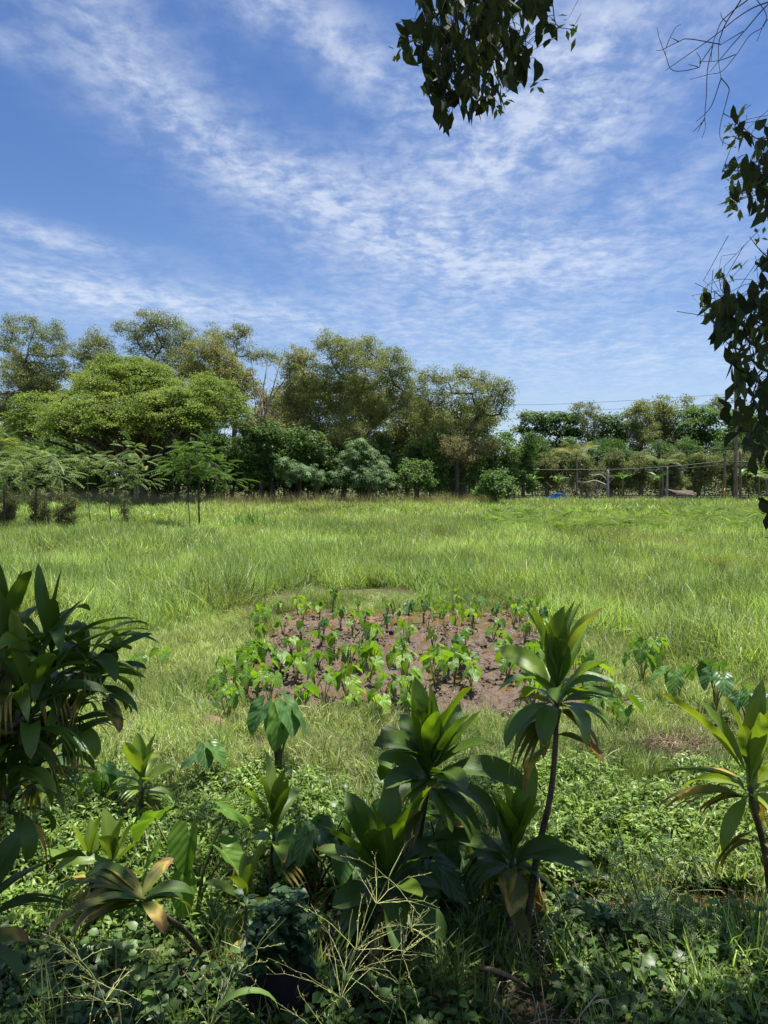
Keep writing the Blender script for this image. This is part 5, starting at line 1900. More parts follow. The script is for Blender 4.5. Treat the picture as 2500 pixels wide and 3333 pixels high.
# ------------------------------------------------------------------ blue hatchback on the road
def car():
    paint = mat_plain('blue_paint', (0.02, 0.20, 0.62), 0.22, 0.6, 0, 0.04)
    glass = mat_plain('car_glass', (0.03, 0.04, 0.05), 0.08, 0.7, 0, 0.05)
    rubber = mat_plain('tyre_rubber', (0.02, 0.02, 0.02), 0.8)
    alloy = mat_plain('alloy', (0.5, 0.5, 0.52), 0.35, 0.5, 0.9)
    red = mat_plain('tail_lamp_red', (0.5, 0.02, 0.02), 0.25)
    white = mat_plain('head_lamp', (0.7, 0.72, 0.75), 0.15)
    p = at(1808, 1615, 96.5)
    t = thing('car', 'bright blue hatchback parked beyond the grass, only its cabin showing', 'car', (p.x + .1, 96.5, 0.17))
    t.rotation_euler = (0, 0, R(-8))
    t.scale = (.80, .86, .86)
    # side profile facing left (-x is the front)
    low = [(-2.0, .30), (-2.02, .62), (-1.85, .78), (-1.05, .95), (1.72, .98), (1.95, .86), (1.98, .5), (1.92, .28)]
    cab = [(-1.05, .95), (-.35, 1.42), (.1, 1.53), (1.0, 1.53), (1.45, 1.45), (1.78, .98)]

    def loft(profile, hw, inset, name, mat):
        mb = MB()
        n = len(profile)
        ws = [(-hw, 0), (-hw + .06, 1), (hw - .06, 1), (hw, 0)]
        V = []
        for yv, ins in ws:
            for (x, z) in profile:
                fz = max(0, (z - .95)) / .6
                yy = yv * (1 - inset * fz)
                V.append((x, yy, z))
        i = np.arange(3)[:, None] * n + np.arange(n - 1)[None]
        Fq = np.stack([i, i + n, i + n + 1, i + 1], -1).reshape(-1, 4)
        mb.add(np.array(V), Fq)
        b0 = mb.n - 4 * n
        mb.Fc = [Fq] + [np.array([[0] + [q for q in range(n - 1, 0, -1)]])[:, ::-1]] + [np.array([[3 * n + q for q in range(n)]])[:, ::-1]]
        return mb.build(name, mat, t, smooth=False)
    body = loft(low, .86, .0, 'body', paint)
    loft(cab, .80, .16, 'cabin', paint)
    for s in (-1, 1):
        for (a, b, c, d) in (((-.72, 1.02), (-.25, 1.40), (.32, 1.44), (.32, 1.02)), ((.40, 1.02), (.40, 1.44), (.95, 1.44), (1.15, 1.02)), ((1.22, 1.04), (1.04, 1.42), (1.30, 1.38), (1.55, 1.06))):
            mb = MB()
            V = [(x, s * (.80 * (1 - .16 * max(0, z - .95) / .6) + .012), z) for (x, z) in (a, b, c, d)]
            mb.add(V, [(0, 1, 2, 3) if s < 0 else (3, 2, 1, 0)])
            mb.build('window', glass, t, smooth=False)
        for x in (-1.25, 1.25):
            w = MB()
            tube(np.array([(x, s * .66, .32), (x, s * .88, .32)]), .32, 20, None, w, cap=True)
            wo = w.build('wheel', rubber, t, smooth=False)
            w = MB()
            tube(np.array([(x, s * .80, .32), (x, s * .893, .32)]), .2, 14, None, w, cap=True)
            w.build('rim', alloy, wo, smooth=False)
        mb = MB()
        box(mb, (1.93, s * .68, .80), (.10, .28, .18))
        mb.build('tail_lamp', red, t)
        mb = MB()
        box(mb, (-1.93, s * .62, .70), (.14, .34, .14))
        mb.build('headlight', white, t)
        mb = MB()
        box(mb, (-.62, s * .93, 1.03), (.14, .2, .13))
        mb.build('mirror', paint, t)
    for (pr, nm) in ((((-.98, 1.0), (-.40, 1.38)), 'windscreen'), (((1.49, 1.42), (1.74, 1.04)), 'rear_window')):
        mb = MB()
        (x0, z0), (x1, z1) = pr
        o_ = -.025 if nm == 'windscreen' else .03
        f = lambda z: .66 * (1 - .16 * max(0, z - .95) / .6)
        mb.add([(x0 + o_, -f(z0), z0), (x1 + o_, -f(z1), z1), (x1 + o_, f(z1), z1), (x0 + o_, f(z0), z0)], [(0, 1, 2, 3)])
        mb.build(nm, glass, t, smooth=False)


car()

# ------------------------------------------------------------------ the tree overhead: shade, hanging twigs, bare twigs
def hang_leaf_mesh(seed):
    rg = np.random.default_rng(seed)
    t = np.array([0, .08, .25, .45, .65, .82, .93, 1.0])
    w = np.array([.015, .10, .30, .36, .31, .17, .06, .0]) * .5 * (1 + rg.normal(size=8) * .08)
    y = t
    z = -.25 * rg.uniform(.2, 1.2) * t ** 2
    sx = .06 * rg.normal() * np.sin(t * 3)
    V, uv = [], []
    for q in range(8):
        for sgn in (-1, 0, 1):
            nick = 1.0 if rg.random() > .18 else .62
            V.append((sx[q] + sgn * w[q] * nick, y[q], z[q] + abs(sgn) * w[q] * .25))
            uv.append((sgn, t[q]))
    Fq = []
    for q in range(7):
        for c in (0, 1):
            i = q * 3 + c
            Fq.append((i, i + 1, i + 4, i + 3))
    return MB().add(V, Fq, None, uv).mesh('leaf', M_HANG)


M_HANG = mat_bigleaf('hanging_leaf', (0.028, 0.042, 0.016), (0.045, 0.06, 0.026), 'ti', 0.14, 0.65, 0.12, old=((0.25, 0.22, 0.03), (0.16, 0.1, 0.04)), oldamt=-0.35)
HANG_ME = [hang_leaf_mesh(q) for q in range(8)]
SHADE_BASE = Vector((5.2, -2.2, 2.3))
shade = thing('shade_tree', 'tree overhead whose leafy twigs hang into the top and right of view', 'tree', SHADE_BASE)
_sb = np.array(SHADE_BASE)
tag(shade)


def shade_part(name, pts, r0, r1, sides=7, parent=None, mat=None, n=12):
    mb = MB()
    c = curve([np.array(p, float) - _sb for p in pts], n)
    tube(c, np.linspace(r0, r1, len(c)), sides, None, mb)
    return mb.build(name, mat or M_BARK_DK, parent or shade)


shade_part('trunk', [(5.2, -2.2, 2.0), (5.0, -1.9, 5.0), (4.6, -1.2, 8.2)], .42, .3, 12)
shade_part('limb', [(4.6, -1.2, 8.0), (3.6, 2.0, 10.2), (2.4, 6.0, 12.0), (1.4, 9.8, 13.0)], .24, .06)
shade_part('limb', [(4.6, -1.2, 8.0), (1.2, 1.2, 10.0), (-2.2, 4.2, 11.2), (-4.6, 7.4, 12.4)], .22, .06)
shade_part('limb', [(4.7, -1.4, 7.6), (5.6, 2.6, 9.6), (6.4, 6.4, 11.6)], .18, .05)
shade_part('limb', [(4.8, -1.6, 7.0), (4.2, 1.6, 7.6), (3.2, 4.4, 7.2)], .11, .03)
shade_part('limb', [(4.6, -1.2, 8.0), (2.6, 1.8, 8.8), (1.0, 3.8, 8.3)], .11, .03)
for e in ((3.4, 8.2, 12.2), (0.4, 5.6, 11.6), (-1.2, 7.6, 12.2), (-4.6, 4.2, 11.6), (4.8, 8.4, 12.4), (-0.4, 3.2, 11.0), (3.6, 4.0, 11.0), (-3.0, 9.0, 12.8), (-6.0, 6.0, 12.2), (-2.8, 2.6, 10.6)):
    j = min(((3.6, 2.0, 10.2), (2.4, 6.0, 12.0), (1.2, 1.2, 10.0), (-2.2, 4.2, 11.2), (5.6, 2.6, 9.6)), key=lambda q: sum((a - b) ** 2 for a, b in zip(q, e)))
    shade_part('limb', [j, tuple((a + b) / 2 + random.uniform(-.3, .3) for a, b in zip(j, e)), e], .08, .02, 5)


def shade_prob(x, y):
    p = np.where(x > .3, .97, .95)
    n = fbm(x + 70, y + 11, 1.1, 3)
    far = np.where(x < -0.3, .80 * sstep(9.2, 8.0, y), np.where(x < 1.35, .86 * sstep(9.6, 8.2, y) + .45 * sstep(8.2, 9.6, y) * sstep(11.2, 10.2, y), .24 * sstep(9.4, 8.4, y)))
    far = far * sstep(.70, .52, n)
    p = np.where(y > 6.15, far, p)
    p = np.where((y <= 6.15) & (n > np.where(x > .3, .64, .58)), p * .25, p)

    def dot(cx, cy, rx, ry, v):
        return v, np.exp(-(((x - cx) / rx) ** 2 + ((y - cy) / ry) ** 2) ** 2)
    for v, g in (dot(-2.95, 7.0, 1.0, .75, .06), dot(-.45, 2.3, 1.1, .8, .10), dot(1.05, 5.7, .6, .5, .2), dot(3.1, 6.2, .8, .6, .25), dot(2.9, 9.9, 1.2, .55, .6), dot(-1.25, 5.3, .55, .35, .25),
                 dot(.8, 5.95, .45, .22, .2), dot(-2.2, 5.75, .5, .3, .3), dot(-1.85, 6.1, .5, .45, .12), dot(.3, 5.85, .35, .25, .3), dot(-.5, 6.0, .3, .25, .3), dot(1.9, 5.6, .35, .25, .3), dot(-1.7, 2.1, .6, .5, .2)):
        p = p * (1 - g) + v * g
    return np.clip(p, 0, .975)


def shade_canopy():
    global RNG
    RNG = np.random.default_rng(404)
    area_leaf = .0088
    lam_max = -math.log(1 - .975) / area_leaf
    x0, x1, y0, y1 = -6.0, 5.6, .2, 11.2
    n = int((x1 - x0) * (y1 - y0) * lam_max)
    x, y = RNG.uniform(x0, x1, n), RNG.uniform(y0, y1, n)
    lam = -np.log(1 - shade_prob(x, y)) / area_leaf
    k = RNG.random(n) < lam / lam_max
    x, y = x[k], y[k]
    G = np.stack([x, y, np.zeros(len(x))], 1)
    sd = np.array(SUN)
    z = np.full(len(x), 10.6)
    for _ in range(4):
        P = G + sd[None] * (z / sd[2])[:, None]
        z = np.maximum(10.6, CAM_H + .80 * P[:, 1] + .9)
    z = z + RNG.random(len(x)) * 1.3
    P = G + sd[None] * (z / sd[2])[:, None] - _sb
    m = len(P)
    N = nrm(np.array([0, 0, 1.2]) + rand_unit(m))
    A = nrm(np.cross(N, rand_unit(m)) + np.array([0, 0, -.3]))
    mb = MB()
    leaf_quads(mb, P, A, N, RNG.uniform(.15, .24, m), RNG.uniform(.08, .12, m), palette(m, [(0.05, 0.095, 0.025), (0.07, 0.12, 0.03), (0.045, 0.08, 0.025)]))
    o = mb.build('crown', M_GLOSSLEAF, shade, False)
    o['kind'] = 'stuff'


shade_canopy()


def in_poly(x, y, poly):
    c = False
    j = len(poly) - 1
    for i in range(len(poly)):
        (xi, yi), (xj, yj) = poly[i], poly[j]
        if (yi > y) != (yj > y) and x < (xj - xi) * (y - yi) / (yj - yi) + xi:
            c = not c
        j = i
    return c


def hanging(twigs, leaves, polys, Y, rg, root, size=(.12, .18), extra=()):
    """twigs: pixel polylines; leaves are set on the nearest twig points and fill the outline"""
    out = []
    for k, tw in enumerate(twigs):
        pts = [at(px, py, Y + dy) for px, py, dy in tw]
        b = shade_part('hanging_branch', pts if root is None else [root] + pts if k == 0 else pts, .009 if k == 0 else .005, .0018, 5, None, M_BARK_DK, 10)
        out.append((b, [np.array(p) for p in curve([np.array(p) for p in pts], 14)]))
    made = 0
    tries = 0
    while made < leaves and tries < 20000:
        tries += 1
        poly = polys[rg.randrange(len(polys))]
        xs_ = [p[0] for p in poly]
        ys_ = [p[1] for p in poly]
        px, py = rg.uniform(min(xs_), max(xs_)), rg.uniform(min(ys_), max(ys_))
        if not in_poly(px, py, poly):
            continue
        p = np.array(at(px, py, Y + rg.uniform(-.35, .35)))
        b, c = min(out, key=lambda o_: min(np.linalg.norm(p - q) for q in o_[1]))
        q = min(c, key=lambda q_: np.linalg.norm(p - q_) + (0.25 if q_[2] < p[2] else 0))
        o = obj('leaf', rg.choice(HANG_ME), b)
        L = rg.uniform(*size)
        dn = np.array([rg.gauss(0, .38), rg.gauss(0, .38), -1.0 + rg.uniform(0, .5)])
        A = dn / np.linalg.norm(dn)
        N = np.cross(A, np.array([rg.gauss(0, 1), rg.gauss(0, .5), rg.gauss(0, .3)]))
        N /= np.linalg.norm(N)
        B = np.cross(A, N)
        bw = L * rg.uniform(1.0, 1.35)
        top = p - A * L * .5
        m = Matrix(((B[0] * bw, A[0] * L, N[0] * L, top[0] - _sb[0]), (B[1] * bw, A[1] * L, N[1] * L, top[1] - _sb[1]), (B[2] * bw, A[2] * L, N[2] * L, top[2] - _sb[2]), (0, 0, 0, 1)))
        o.matrix_local = m
        mb = MB()
        tube(curve([q - _sb, (q + top) / 2 - _sb + np.array([0, 0, .02]), top - _sb], 4), .0017, 3, (0.05, 0.05, 0.03), mb)
        st = mb.build('leaf_stalk', M_BARK_DK, o)
        st.matrix_parent_inverse = m.inverted()
        made += 1


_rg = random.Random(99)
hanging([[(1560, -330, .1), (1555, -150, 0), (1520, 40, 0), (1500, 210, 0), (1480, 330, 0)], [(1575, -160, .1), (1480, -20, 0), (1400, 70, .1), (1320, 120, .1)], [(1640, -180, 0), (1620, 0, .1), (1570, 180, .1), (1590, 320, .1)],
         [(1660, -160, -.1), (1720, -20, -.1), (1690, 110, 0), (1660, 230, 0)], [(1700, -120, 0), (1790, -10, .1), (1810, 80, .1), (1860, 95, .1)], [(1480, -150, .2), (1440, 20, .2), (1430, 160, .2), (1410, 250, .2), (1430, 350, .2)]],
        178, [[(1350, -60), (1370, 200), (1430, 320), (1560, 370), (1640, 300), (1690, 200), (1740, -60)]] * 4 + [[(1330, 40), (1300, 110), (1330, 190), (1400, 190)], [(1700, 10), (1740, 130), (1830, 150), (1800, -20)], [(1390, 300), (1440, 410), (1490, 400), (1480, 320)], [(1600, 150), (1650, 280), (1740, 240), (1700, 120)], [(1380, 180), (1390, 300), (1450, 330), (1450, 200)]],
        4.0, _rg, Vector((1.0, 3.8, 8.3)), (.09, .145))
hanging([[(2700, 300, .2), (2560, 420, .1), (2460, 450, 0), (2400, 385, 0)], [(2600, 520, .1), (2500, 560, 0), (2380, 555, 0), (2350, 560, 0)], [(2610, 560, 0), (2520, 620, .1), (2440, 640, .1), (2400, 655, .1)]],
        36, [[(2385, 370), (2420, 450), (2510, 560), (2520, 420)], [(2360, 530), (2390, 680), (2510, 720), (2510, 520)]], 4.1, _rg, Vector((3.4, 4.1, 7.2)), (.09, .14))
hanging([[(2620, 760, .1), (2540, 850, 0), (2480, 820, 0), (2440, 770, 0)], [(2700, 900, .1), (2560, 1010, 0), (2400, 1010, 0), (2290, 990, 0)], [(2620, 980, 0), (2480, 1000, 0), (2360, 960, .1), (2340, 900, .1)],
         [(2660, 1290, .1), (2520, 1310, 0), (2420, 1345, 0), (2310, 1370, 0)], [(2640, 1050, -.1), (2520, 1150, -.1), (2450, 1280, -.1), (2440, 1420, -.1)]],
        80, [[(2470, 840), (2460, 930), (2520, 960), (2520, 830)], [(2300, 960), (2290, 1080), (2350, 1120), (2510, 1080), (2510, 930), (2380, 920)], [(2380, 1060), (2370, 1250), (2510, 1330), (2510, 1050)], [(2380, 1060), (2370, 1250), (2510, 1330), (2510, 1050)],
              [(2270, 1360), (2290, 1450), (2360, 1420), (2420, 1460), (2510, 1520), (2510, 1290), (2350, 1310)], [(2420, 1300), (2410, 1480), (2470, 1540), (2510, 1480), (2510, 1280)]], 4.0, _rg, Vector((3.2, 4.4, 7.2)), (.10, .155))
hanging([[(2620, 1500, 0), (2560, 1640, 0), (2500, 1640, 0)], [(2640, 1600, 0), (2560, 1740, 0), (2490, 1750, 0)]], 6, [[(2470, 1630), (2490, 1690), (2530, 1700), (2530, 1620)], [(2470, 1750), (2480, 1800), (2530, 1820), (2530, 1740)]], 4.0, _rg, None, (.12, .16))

# the leaves beyond the three hundred nearest ones
def hang_rest():
    global RNG
    RNG = np.random.default_rng(66)
    rg = random.Random(67)
    mb = MB()
    sets = (([[(1350, -60), (1375, 190), (1430, 310), (1560, 350), (1640, 280), (1690, 180), (1790, -60)]], 330, 4.15), ([[(2385, 1060), (2375, 1250), (2420, 1480), (2520, 1500), (2520, 1050)], [(2310, 980), (2300, 1060), (2400, 1080), (2510, 1060), (2510, 950), (2400, 940)]], 190, 4.15),
            ([[(2400, 560), (2400, 660), (2510, 700), (2510, 540)], [(2420, 420), (2440, 480), (2510, 520), (2510, 430)]], 40, 4.2))
    for polys, n, Y in sets:
        P = []
        while len(P) < n:
            poly = rg.choice(polys)
            px, py = rg.uniform(min(q[0] for q in poly), max(q[0] for q in poly)), rg.uniform(min(q[1] for q in poly), max(q[1] for q in poly))
            if in_poly(px, py, poly):
                P.append(np.array(at(px, py, Y + rg.uniform(-.4, .4))) - _sb)
        P = np.array(P)
        A = nrm(np.array([0, 0, -1.0]) + RNG.normal(size=(n, 3)) * .5)
        N = nrm(np.cross(A, rand_unit(n)))
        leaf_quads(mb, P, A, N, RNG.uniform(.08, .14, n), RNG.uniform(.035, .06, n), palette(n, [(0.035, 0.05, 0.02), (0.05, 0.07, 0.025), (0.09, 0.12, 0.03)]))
        for q in range(n // 5):                        # fine twigs between them
            tube(np.array([P[q], P[q] + RNG.normal(size=3) * .05 + np.array([0, 0, .07]), P[q] + RNG.normal(size=3) * .09 + np.array([0, 0, .15])]), [.0012, .0016, .002], 3, (0.05, 0.045, 0.03), mb)
    for (px, py) in ((1318, 150), (1300, 165), (1385, 120), (1395, 235), (1388, 275), (1405, 290), (1450, 350), (1620, 350), (1640, 310), (1735, 275), (1850, 60), (1860, 100), (2390, 395), (2375, 430), (2400, 450), (2360, 560), (2375, 580), (2385, 640), (2390, 680), (2300, 960), (2285, 1000), (2340, 880), (2380, 900), (2470, 770)):  # small pale sprigs along the outline, backlit glow put into their colour
        c0 = np.array(at(px, py, 4.0)) - _sb
        m = 5
        leaf_quads(mb, c0 + RNG.normal(size=(m, 3)) * .02, nrm(np.array([0, 0, -.5]) + RNG.normal(size=(m, 3)) * .7), nrm(np.array([0, -1.0, .2]) + RNG.normal(size=(m, 3)) * .4), RNG.uniform(.04, .08, m), RNG.uniform(.014, .03, m), palette(m, [(0.20, 0.25, 0.05), (0.14, 0.19, 0.04)]))
        tube(np.array([c0, c0 + RNG.normal(size=3) * .03 + np.array([.02, 0, .05]), c0 + np.array([.05 if px < 2000 else .09, 0, .09])]), [.001, .0014, .0018], 3, (0.06, 0.06, 0.03), mb)
    o = mb.build('foliage', M_GLOSSLEAF, shade, False)
    o['kind'] = 'stuff'


hang_rest()
BT = [[(1500, -40), (1244, 20), (1090, 80), (940, 180), (780, 310), (600, 440), (370, 600), (320, 635)], [(1500, -150), (1244, 40), (1040, 270), (900, 430), (800, 550), (715, 655)],
      [(1090, -150), (1000, 0), (870, 200), (820, 320), (800, 400), (800, 550), (820, 700)], [(1160, -110), (1060, 0), (950, 80), (830, 190), (780, 300), (740, 420), (735, 550)],
      [(750, 400), (640, 560), (610, 610), (390, 635), (320, 490), (265, 340), (245, 250)], [(820, 400), (530, 350), (440, 375), (285, 450), (240, 452)], [(320, 490), (330, 420), (400, 265), (460, 215)],
      [(750, 400), (700, 620), (690, 830), (675, 1040), (680, 1150), (650, 1240)], [(820, 710), (740, 940), (670, 1030), (595, 1095)], [(820, 700), (890, 790), (880, 870), (840, 1020), (810, 1160), (830, 1270), (960, 1330)],
      [(1400, 60), (1244, 170), (1190, 250), (1080, 320), (960, 490), (830, 640), (710, 670), (545, 715)], [(1060, -120), (1145, 0), (1230, 140), (1190, 250), (1145, 370)], [(1020, 280), (820, 400)], [(950, 490), (800, 545), (630, 555)],
      [(675, 1060), (610, 1185)], [(670, 1080), (570, 1188)], [(630, 570), (632, 520), (600, 470)], [(610, 600), (530, 580)], [(840, 1020), (910, 1058)], [(440, 375), (370, 338)], [(870, 200), (830, 160), (818, 115)]]
bare = shade_part('bare_branch', [(4.2, 1.6, 7.6), at(2050 + 1900 / 2.764, -250, 5.0), at(2050 + 1500 / 2.764, -60, 5.0)], .03, .012, 6)
for q, ln in enumerate(BT):
    pts = [at(2050 + a / 2.764, b / 2.764, 5.0 + .15 * math.sin(q * 2 + i * .7)) for i, (a, b) in enumerate(ln)]
    w = .0052 if q < 4 else .0035
    shade_part('twig', pts, w, .0016, 5, bare, M_BARK_DK, 4 * len(pts))


# ------------------------------------------------------------------ seeding grass in the near foreground
M_SPIKE = mat_foliage('seed_head', 0.35, 0.5, 0.4, (1.2, 1.2, 0.7), 0.2)


def guinea(label, axis, Y, seed, nodes, L, blade=None):
    """axis: pixel polyline of the flowering stem; nodes: fractions where whorls of branches leave"""
    global RNG
    RNG = np.random.default_rng(seed)
    pts = [np.array(at(px, py, Y + d)) for px, py, d in axis]
    b = np.array([pts[0][0], pts[0][1] - .1, float(ground_z(pts[0][0], pts[0][1] - .1))])
    t = thing('seeding_grass_plant', label, 'grass', b)
    mb = MB()
    c = curve([np.zeros(3)] + [p - b for p in pts], 24)
    tube(c, np.linspace(.0042, .0012, len(c)), 5, (0.26, 0.32, 0.10), mb)
    mb.build('stem', M_SPIKE, t)
    cs = curve([p - b for p in pts], 30)
    for f, nb in nodes:
        mb = MB()
        i = min(len(cs) - 2, int(f * (len(cs) - 1)))
        o0, ax = cs[i], nrm(cs[i + 1] - cs[i])
        for q in range(nb):
            d = nrm(ax * RNG.uniform(.25, 1.1) + rand_unit(1)[0] * .95)
            l = L * RNG.uniform(.55, 1.1) * (1.1 - .4 * f)
            sag = RNG.uniform(.08, .4)
            tt = np.linspace(0, 1, 9)[:, None]
            P = o0 + d * l * tt + np.array([0, 0, -1.0]) * sag * l * tt ** 2
            P[1:-1] += RNG.normal(size=(7, 3)) * .0015
            colb = np.array([.55, .58, .24]) * RNG.uniform(.8, 1.2)
            tube(P, np.linspace(.0011, .0005, 9), 3, colb, mb)
            for r_ in range(4):                        # branchlets with spikelets
                k = RNG.integers(2, 9)
                s0 = P[k]
                d2 = nrm(d + rand_unit(1)[0] * .55)
                e = s0 + d2 * l * RNG.uniform(.05, .16)
                tube(np.array([s0, (s0 + e) / 2, e]), [.0006, .0005, .0004], 3, colb, mb)
                m = 2
                fr = RNG.random((m, 1))
                B0 = s0 + (e - s0) * fr
                A = nrm(d2 + RNG.normal(size=(m, 3)) * .4)
                leaf_quads(mb, B0, A, rand_unit(m), .0075, .0024, palette(m, [(0.6, 0.58, 0.26), (0.5, 0.52, 0.2), (0.7, 0.65, 0.38)]))
            B0 = P[RNG.integers(3, 9, 8)]
            leaf_quads(mb, B0, nrm(d + RNG.normal(size=(8, 3)) * .35), rand_unit(8), .0085, .0026, palette(8, [(0.5, 0.48, 0.2), (0.6, 0.55, 0.3)]))
        mb.build('seed_head', M_SPIKE, t)
    for (px, py, dy, az, e0, bend, l, w) in blade or []:
        p = np.array(at(px, py, Y + dy)) - b
        ti_leaf(t, p, az, e0, bend, l, w, M_BLADE, fold=.3, name='blade', wav=.0)
    return t


M_BLADE = mat_bigleaf('grass_blade', (0.12, 0.22, 0.05), (0.35, 0.42, 0.2), 'ti', 0.42, 0.4, 0.4, tint=(1.5, 1.5, .4))
guinea('sunlit seeding grass with a wide spray of fine branches at bottom centre', [(1085, 3420, 0), (1105, 3268, 0), (1150, 3115, .02), (1235, 2920, .05), (1300, 2790, .08)], 2.6, 1, [(.06, 8), (.30, 9), (.42, 8), (.58, 7), (.75, 6), (.9, 4)], .38)
guinea('second seeding grass whose spray leans right over the central one', [(1330, 3450, .1), (1300, 3260, .1), (1320, 3060, .1), (1400, 2960, .1)], 2.75, 2, [(.45, 7), (.62, 8), (.8, 7)], .24)
guinea('seeding grass spray at the lower left corner, partly in shade', [(400, 3450, 0), (340, 3260, 0), (285, 3150, 0), (160, 3040, 0)], 2.4, 3, [(.12, 5), (.35, 8), (.55, 8), (.75, 7), (.9, 4)], .24)
guinea('thin seeding grass between the two large sprays, with one broad arching blade', [(640, 3500, 0), (690, 3330, 0), (755, 3200, 0), (835, 3090, 0), (930, 2990, 0)], 2.5, 4, [(.25, 5), (.45, 6), (.6, 5), (.8, 4)], .19,
       blade=[(660, 3360, -.1, .25, 62, 150, .36, .034)])


# ------------------------------------------------------------------ small things on the near ground
def growbag():
    p = gp(915, 3290)
    t = thing('grow_bag', 'black fabric planting bag in the shade at the bottom centre', 'planter', (p.x, p.y, float(ground_z(p.x, p.y))))
    blk = mat_plain('black_fabric', (0.012, 0.012, 0.014), 0.8, 0.25, 0, 0.3, 20)
    n, m = 28, 7
    V = []
    for i in range(m):
        f = i / (m - 1)
        for q in range(n):
            a = q / n * 6.283
            r = (.235 + .02 * math.sin(3.1 * f)) * (1 + .03 * math.sin(5 * a + f * 4) + .015 * math.sin(11 * a))
            V.append((r * math.cos(a), r * math.sin(a), .42 * f))
    Fq = [(i * n + q, i * n + (q + 1) % n, (i + 1) * n + (q + 1) % n, (i + 1) * n + q) for i in range(m - 1) for q in range(n)]
    MB().add(V, Fq).build('bag_wall', blk, t)
    a = np.linspace(0, 6.283, n, endpoint=False)
    mb = MB()
    mb.add([(0, 0, .37)] + [(.228 * math.cos(q), .228 * math.sin(q), .355) for q in a], [(0, 1 + q, 1 + (q + 1) % n) for q in range(n)])
    mb.build('soil', M_GROUND, t)
    global RNG
    RNG = np.random.default_rng(8)
    pl = thing('leafy_plant', 'dark leafy plant growing out of the black planting bag', 'plant', (p.x, p.y, .36))
    for q in range(9):
        mb = MB()
        weed(mb, .55, 16, .16, .62, [(0.05, 0.11, 0.04), (0.065, 0.14, 0.05), (0.045, 0.09, 0.035)], .09)
        mb.build('shoot', M_WEED, pl)


growbag()


def lumps(name, label, cat, px, py, size, seed, mat):
    rg = np.random.default_rng(seed)
    p = gp(px, py)
    n, m = 12, 7
    V = []
    ph = rg.random(4) * 6
    for i in range(m + 1):
        th = math.pi * i / m
        for q in range(n):
            a = q / n * 6.283
            r = 1 + .16 * math.sin(2 * a + ph[0]) * math.sin(th) + .12 * math.sin(3 * th + ph[1]) + .07 * math.sin(5 * a + ph[2])
            V.append((size[0] * r * math.sin(th) * math.cos(a), size[1] * r * math.sin(th) * math.sin(a), size[2] * r * math.cos(th)))
    Fq = [(i * n + q, (i + 1) * n + q, (i + 1) * n + (q + 1) % n, i * n + (q + 1) % n) for i in range(m) for q in range(n)]
    o = MB().add(V, Fq).build(name, mat)
    o.location = (p.x, p.y, float(ground_z(p.x, p.y)) + size[2] * .4)
    tag(o, label, cat)


M_CLAY = mat_bark('brown_clay', (0.12, 0.075, 0.05), (0.27, 0.18, 0.12), 7)
lumps('earth_lump', 'brown lump of earth at the left edge of the taro bed', 'earth lump', 735, 2225, (.28, .22, .17), 1, M_CLAY)
lumps('earth_lump', 'dark muddy lump at the near left corner of the bed', 'earth lump', 690, 2372, (.2, .16, .14), 2, M_CLAY)


def stump():
    p = gp(1262, 2448)
    t = thing('tree_stump', 'dark short stump half hidden behind the central ti', 'stump', (p.x, p.y, float(ground_z(p.x, p.y))))
    mb = MB()
    tube(np.array([(0, 0, -.05), (0, 0, .1), (.01, 0, .25), (.01, .01, .36)]), [.17, .13, .12, .11], 14, None, mb, cap=True)
    mb.build('wood', M_BARK_DK, t)


stump()


def sticks(name, label, cat, ends, rad, mat, sub=4, seed=0):
    rg = np.random.default_rng(seed)
    b = gp(*ends[0][0])
    t = thing(name, label, cat, (b.x, b.y, float(ground_z(b.x, b.y))))
    b0 = np.array(t.location)
    for ln in ends:
        mb = MB()
        pts = []
        for i, q in enumerate(ln):
            z = .06 + (.22 * math.sin(math.pi * i / max(1, len(ln) - 1)) if len(q) < 3 else q[2])
            p = np.array(gp(q[0], q[1], z))
            pts.append(p - b0)
        c = curve(pts, 12)
        tube(c, np.linspace(rad, rad * .4, len(c)), 5, None, mb)
        for k in range(sub):
            s = c[rg.integers(2, len(c))]
            d = rg.normal(size=3) * np.array([.16, .12, .07])
            tube(np.array([s, s + d * .5, s + d]), [rad * .4, rad * .3, rad * .15], 3, None, mb)
        mb.build('stick', mat, t)


M_PALE = mat_bark('pale_dead_wood', (0.36, 0.30, 0.22), (0.62, 0.55, 0.43), 10)
sticks('dead_branch', 'pale dead branch lying forked on the sunny weeds at right', 'branch', [[(2480, 2660), (2400, 2630), (2310, 2625), (2250, 2690)], [(2310, 2625), (2290, 2680), (2230, 2760)], [(2410, 2672), (2395, 2730), (2385, 2790)], [(2250, 2580), (2130, 2560), (2010, 2530)], [(2180, 2480), (2260, 2500), (2330, 2530)]], .011, M_PALE, 6, 1)
sticks('dry_twigs', 'dry curved twigs at the bottom edge right of centre', 'twigs', [[(1860, 3350, 0), (1920, 3270, .15), (1980, 3260, .2), (2010, 3350, 0)], [(1850, 3360, 0), (1900, 3290, .2), (1945, 3235, .3)], [(2055, 3360, 0), (2065, 3290, .25), (2100, 3220, .3)], [(2140, 3370, 0), (2210, 3270, .2), (2255, 3200, .3)], [(1760, 3340, 0), (1740, 3260, .2), (1730, 3225, .3)]], .005, M_PALE, 2, 2)
sticks('fallen_husk', 'reddish-brown fallen leaf sheath on the ground below the ti plants', 'husk', [[(1560, 3150), (1640, 3170), (1720, 3215)]], .03, M_CLAY, 0, 3)


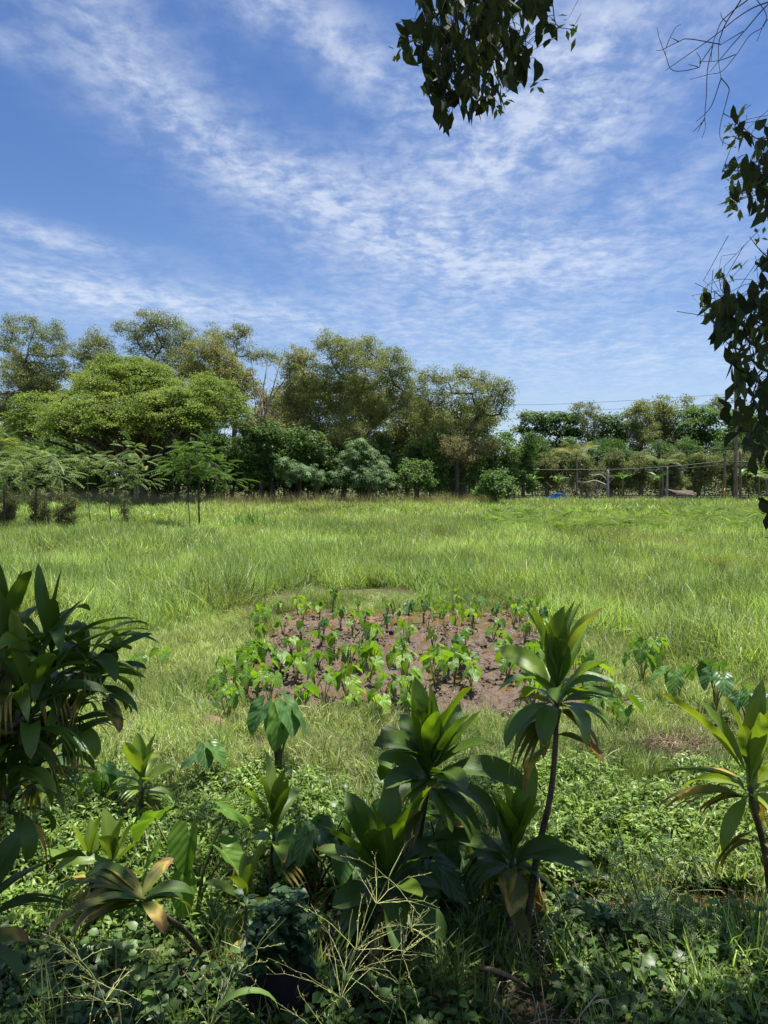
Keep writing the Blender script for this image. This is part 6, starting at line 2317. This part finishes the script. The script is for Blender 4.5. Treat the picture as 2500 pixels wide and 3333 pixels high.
def sapling():
    global RNG
    RNG = np.random.default_rng(31)
    p = gp(2130, 3080)
    t = thing('feathery_sapling', 'fine feathery-leaved sapling leaning left in the right foreground', 'sapling', (p.x, p.y, float(ground_z(p.x, p.y))))
    b = np.array(t.location)
    tops = [at(1995, 2640, 6.0), at(2080, 2760, 6.1), at(2230, 2800, 5.9), at(1930, 2760, 6.0), at(2180, 2700, 6.2), at(2290, 2960, 5.8)]
    TV, TF = frond_template(14, .25, .035, .13)
    for q, e in enumerate(tops):
        mb = MB()
        c = curve([(0, 0, -.02), (np.array(e) - b) * .5 + RNG.normal(size=3) * .06, np.array(e) - b], 10)
        tube(c, np.linspace(.008, .003, len(c)), 5, None, mb)
        st = mb.build('stem', M_BARK_DK, t)
        mb = MB()
        n = 26
        i = RNG.integers(3, len(c), n)
        P = c[i]
        az = RNG.random(n) * 6.283
        el = RNG.uniform(-.4, .5, n)
        A = np.stack([np.cos(az) * np.cos(el), np.sin(az) * np.cos(el), np.sin(el)], 1)
        N = nrm(np.array([0, 0, 1.0]) + RNG.normal(size=(n, 3)) * .25)
        inst(mb, TV, TF, rotframe(A, N), P, RNG.uniform(.16, .32, n), palette(n, [(0.085, 0.16, 0.06), (0.11, 0.19, 0.075), (0.07, 0.13, 0.05)]))
        mb.build('foliage', M_WEED, st)


sapling()

# ------------------------------------------------------------------ labels that single out each of the repeats
ORD = ['first', 'second', 'third', 'fourth', 'fifth', 'sixth', 'seventh', 'eighth', 'ninth', 'tenth', 'eleventh', 'twelfth', 'thirteenth', 'fourteenth', 'fifteenth', 'sixteenth', 'seventeenth']
groups = {}
for o in bpy.data.objects:
    if o.parent is None and o.get('group') and o.get('label'):
        groups.setdefault((o['group'], o['label']), []).append(o)
short = {'taro along the far edge of the bed': ('small taro', 'the farthest row'),
         'taro in the open middle of the bed': ('young taro', 'in open mud'),
         'taro in the dense front left of the bed': ('taro', 'in bed\'s front left'),
         'taro in the front right of the bed': ('taro', 'in bed\'s front right'),
         'undergrowth under the wood': ('dark bush', 'the shaded undergrowth at the foot of the wood'),
         'inner trees of the wood': ('olive tree', 'the inner row closing the wood behind'),
         'dark scrub across the road': ('dark bush', 'the back scrub across the road'),
         'pale scrub across the road': ('pale bush', 'the front scrub across the road')}
CNT = {2: 'two', 3: 'three', 4: 'four', 5: 'five', 6: 'six'}
for (g, l), os_ in groups.items():
    if len(os_) < 2 or g not in short:
        continue
    kindw, where = short[g]
    if len(os_) > 17:
        os_.sort(key=lambda o: -o.location.y)
        nrow = math.ceil(len(os_) / 9)
        rows = [os_[i * len(os_) // nrow:(i + 1) * len(os_) // nrow] for i in range(nrow)]
    else:
        rows = [os_]
    for ri, row in enumerate(rows):
        row.sort(key=lambda o: o.location.x / o.location.y)
        for ci, o in enumerate(row):
            lv = CNT.get(len([c for c in o.children if c.name.startswith('leaf')]), '')
            who = kindw + (' with ' + lv + ' leaves' if lv and 'taro' in kindw else '')
            place = (', ' + ORD[ri] + ' row back ' + where) if len(rows) > 1 else ' of ' + where
            o['label'] = who + ', ' + ORD[ci] + ' from left' + place
